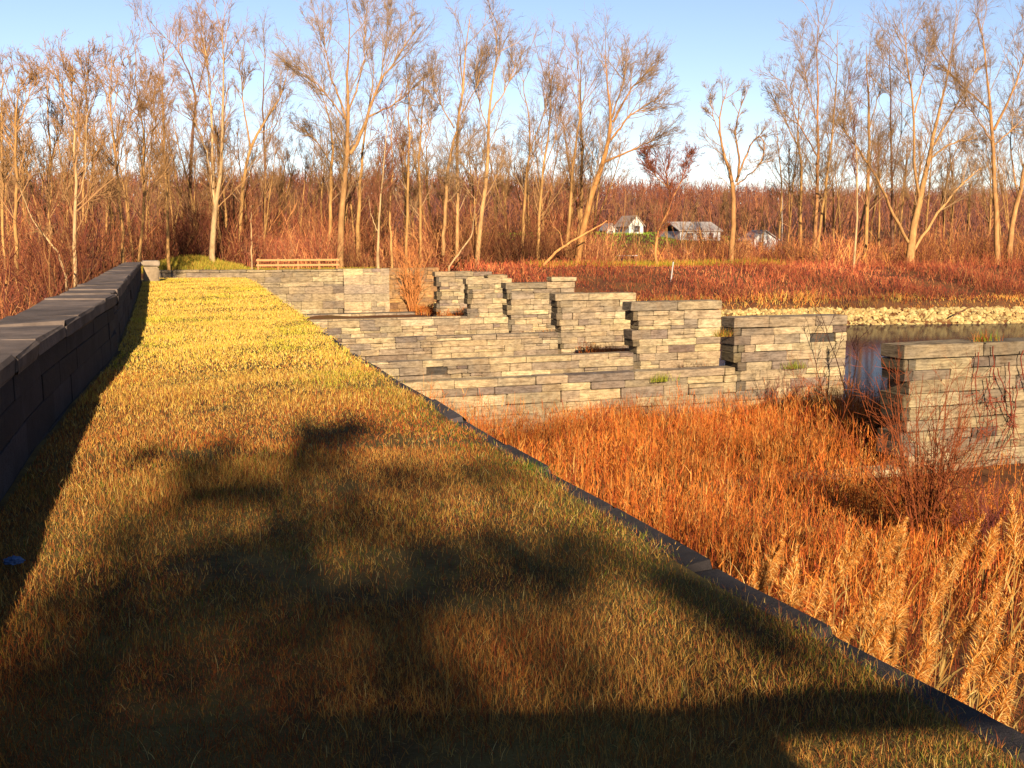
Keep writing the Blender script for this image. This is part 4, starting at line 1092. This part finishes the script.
# wooden barrier across the walkway
t = thing('wooden_barrier', 'weathered plank barrier across the walkway behind the viewpoint, throwing the bottom shadow', 'barrier', (0, -1.8, 0))
def cast(p, back):   # point whose shadow falls on ground point p
    return V3([p[0], p[1], 0.]) + SUN / SUN[2] * 0 + SUN * (back / -SUN[1])
dirv = norm(V3([1., -.27, 0]))
def bar(g, s0, s1, z0, z1, tint, off=0, th=.05):
    """upright slab between distances s0..s1 along the barrier line"""
    o = V3([.64, -1.95, 0]); nrm = V3([dirv[1], -dirv[0], 0])
    V = []
    for z in (z0, z1):
        for s, k in ((s0, off), (s1, off), (s1, off + th), (s0, off + th)):
            p = o + dirv * s + nrm * k; V.append((p[0], p[1], z))
    g.add(V, [(0, 1, 2, 3), (4, 5, 6, 7), (0, 1, 5, 4), (1, 2, 6, 5), (2, 3, 7, 6), (3, 0, 4, 7)], tint)
WD = lin(120, 96, 76)
HT = 1.9
for k in range(17):
    pass
s = -2.4
g = Geo()
while s < .38:
    bar(g, s, s + .2, -.05, HT - .03 + rng.normal(0, .004), WD * rng.uniform(.8, 1.15)); s += .2
g.build('plank_panel', M_WOOD, t)
for s0 in (-1.4, .33):
    g = Geo(); bar(g, s0, s0 + .22, -.1, HT - .0, WD, .052, .14); g.build('post', M_WOOD, t)
g = Geo(); bar(g, 2.15, 2.33, -.1, HT, WD, .052, .14); g.build('post', M_WOOD, t)
for z0, z1 in ((HT - .1, HT + .02), (HT - .62, HT - .36), (.6, .95)):
    g = Geo(); bar(g, .55, 2.15, z0, z1, WD * .9, .06, .05); g.build('rail', M_WOOD, t)

# small leafy tree further back
CL = [(-.45, 3.5, .35, .55, 50), (-.35, 4.9, .3, .4, 30), (.36, 6.8, .36, .45, 60), (1.45, 8.3, .45, .6, 60), (.9, 7.5, .3, .4, 30), (.5, 5.3, .42, .45, 60), (.8, 4.3, .32, .35, 70), (.55, 3.75, .32, .28, 70), (1.75, 4.65, .45, .28, 70), (2.25, 3.85, .27, .5, 70),
      (-.3, 4.0, .4, .5, 45), (.05, 4.7, .3, .4, 45), (1.25, 5.0, .3, .3, 35), (2.1, 6.7, .3, .4, 20), (1.35, 6.5, .4, .3, 20), (0.2, 8.0, .4, .5, 20), (-.2, 5.6, .3, .3, 35)]
t = thing('small_leafy_tree', 'small leafy tree behind the viewpoint, throwing dappled shade over the grass', 'tree', (-3.0, -20, -.1))
gt, gl = Geo(), Geo()
tr = wander(V3([[-3.0, -20, -.1]]), V3([[.05, .05, 1]]), V3([8.2]), 10, .03, .05); tubes(gt, tr, np.linspace(.16, .06, 10)[None], 8, BARK * .5)
for gx, gy, rx, ry, dn in CL:
    rx, ry = rx * 1.2, ry * 1.15; h = rng.uniform(7, 9.6); c = V3([gx, gy, 0]) + SUN * (h / SUN[2])
    n = int(dn * 9 * rx * ry / .16 * .25)
    u3 = norm(rng.normal(0, 1, (n, 3))) * rng.random((n, 1)) ** .45
    E3 = V3([rx * 1.1, .7, max(.12, ry * 1.1 * math.tan(EL))])
    sub = norm(rng.normal(0, 1, (7, 3))) * rng.random((7, 1)) ** .5 * .85       # sprays with gaps between them
    p = c + (sub[rng.integers(0, 7, n)] + u3 * .42) * E3
    nn = norm(rng.normal(0, 1, (n, 3))); s1 = norm(np.cross(nn, rng.normal(0, 1, (n, 3)))); s2 = np.cross(nn, s1); sz = rng.uniform(.05, .1, (n, 1))
    V = np.stack([p - s1 * sz, p + s2 * sz * .6, p + s1 * sz, p - s2 * sz * .6], 1)
    gl.add(V, np.arange(n * 4).reshape(n, 4), np.repeat(pick([(90, 96, 36), (140, 90, 40), (70, 80, 30)], [1, .6, 1], n), 4, 0))
    s0 = tr[0, rng.integers(4, 9)]
    B = np.linspace(0, 1, 8)[:, None]; br = s0 + (c - s0) * B + V3([[0, 0, .5]]) * np.sin(B * math.pi) * .4; tubes(gt, br, np.linspace(.05, .015, 8), 5, BARK * .5)
    tw = offshoots(br[None], np.linspace(.05, .015, 8)[None], V3([4.]), 10, .35, 1, 20, 60, .45, 6, .1, 0, .03, .012)
    tubes(gt, tw[0], tw[1], 4, BARK * .5)
    t2 = offshoots(*tw, 5, .2, 1, 20, 60, .5, 5, .1, 0, .016, .008); tubes(gt, t2[0], t2[1], 3, BARK * .5)
n = 330; gx = np.stack([rng.uniform(-1.0, 2.7, n), rng.uniform(2.4, 8.2, n), np.zeros(n)], -1); hh = rng.uniform(6.8, 10, n)
keep = rng.random(n) < (1 - .6 * sm(5.5, 8.2, gx[:, 1])) * (.35 + .65 * sm(-.5, .5, fbm(gx[:, 0] * 1.5, gx[:, 1] * .7, 2.2, 77))); gx = gx[keep]; hh = hh[keep]; n = len(gx)
p = gx + SUN * (hh / SUN[2])[:, None]; nn = norm(rng.normal(0, 1, (n, 3))); s1 = norm(np.cross(nn, rng.normal(0, 1, (n, 3)))); s2 = np.cross(nn, s1); sz = rng.uniform(.04, .08, (n, 1))
gl.add(np.stack([p - s1 * sz, p + s2 * sz * .6, p + s1 * sz, p - s2 * sz * .6], 1), np.arange(n * 4).reshape(n, 4), np.repeat(pick([(90, 96, 36), (140, 90, 40), (70, 80, 30)], [1, .6, 1], n), 4, 0))
gt.build('trunk', M_BARK, t, smooth=True); gl.build('crown', M_LEAF, t)

# ------------------------------------------------------------------ light, sky, camera
w = bpy.data.worlds.new('World'); scene.world = w; w.use_nodes = True
nt = w.node_tree; bg = nt.nodes['Background']
sk = nt.nodes.new('ShaderNodeTexSky'); sk.sky_type = 'NISHITA'; sk.sun_disc = False
sk.sun_elevation = EL; sk.sun_rotation = math.pi + AZ; sk.air_density = .95; sk.dust_density = 0.0; sk.ozone_density = 1.8; sk.altitude = 100
wb = nt.nodes.new('ShaderNodeVectorMath'); wb.operation = 'MULTIPLY'; wb.inputs[1].default_value = (1.07, .975, 1.04)    # white balance of the sky
nt.links.new(sk.outputs['Color'], wb.inputs[0]); nt.links.new(wb.outputs['Vector'], bg.inputs['Color']); bg.inputs['Strength'].default_value = .05
L = bpy.data.lights.new('sun', 'SUN'); L.energy = 5.0; L.angle = math.radians(.55); L.color = (1.0, .86, .66)
so = bpy.data.objects.new('sun', L); COL.objects.link(so)
from mathutils import Vector, Matrix
so.rotation_euler = Vector(SUN).to_track_quat('Z', 'Y').to_euler()
so.location = (-20, -60, 40)

cam = bpy.data.cameras.new('camera'); co = bpy.data.objects.new('camera', cam); COL.objects.link(co)
cam.sensor_width = 36; cam.lens = FPX / 1024 * 36; cam.clip_start = .05; cam.clip_end = 6000
mt = Matrix.Identity(4)
for i in range(3):
    mt[i][0] = CR[i]; mt[i][1] = CU[i]; mt[i][2] = -CF[i]; mt[i][3] = CP[i]
co.matrix_world = mt
scene.camera = co
scene.view_settings.view_transform = 'Standard'; scene.view_settings.look = 'None'
scene.view_settings.exposure = 1.64; scene.view_settings.gamma = 1.0
scene.render.resolution_x = 1024; scene.render.resolution_y = 768
scene.cycles.max_bounces = 6; scene.cycles.transparent_max_bounces = 8; scene.cycles.use_denoising = True
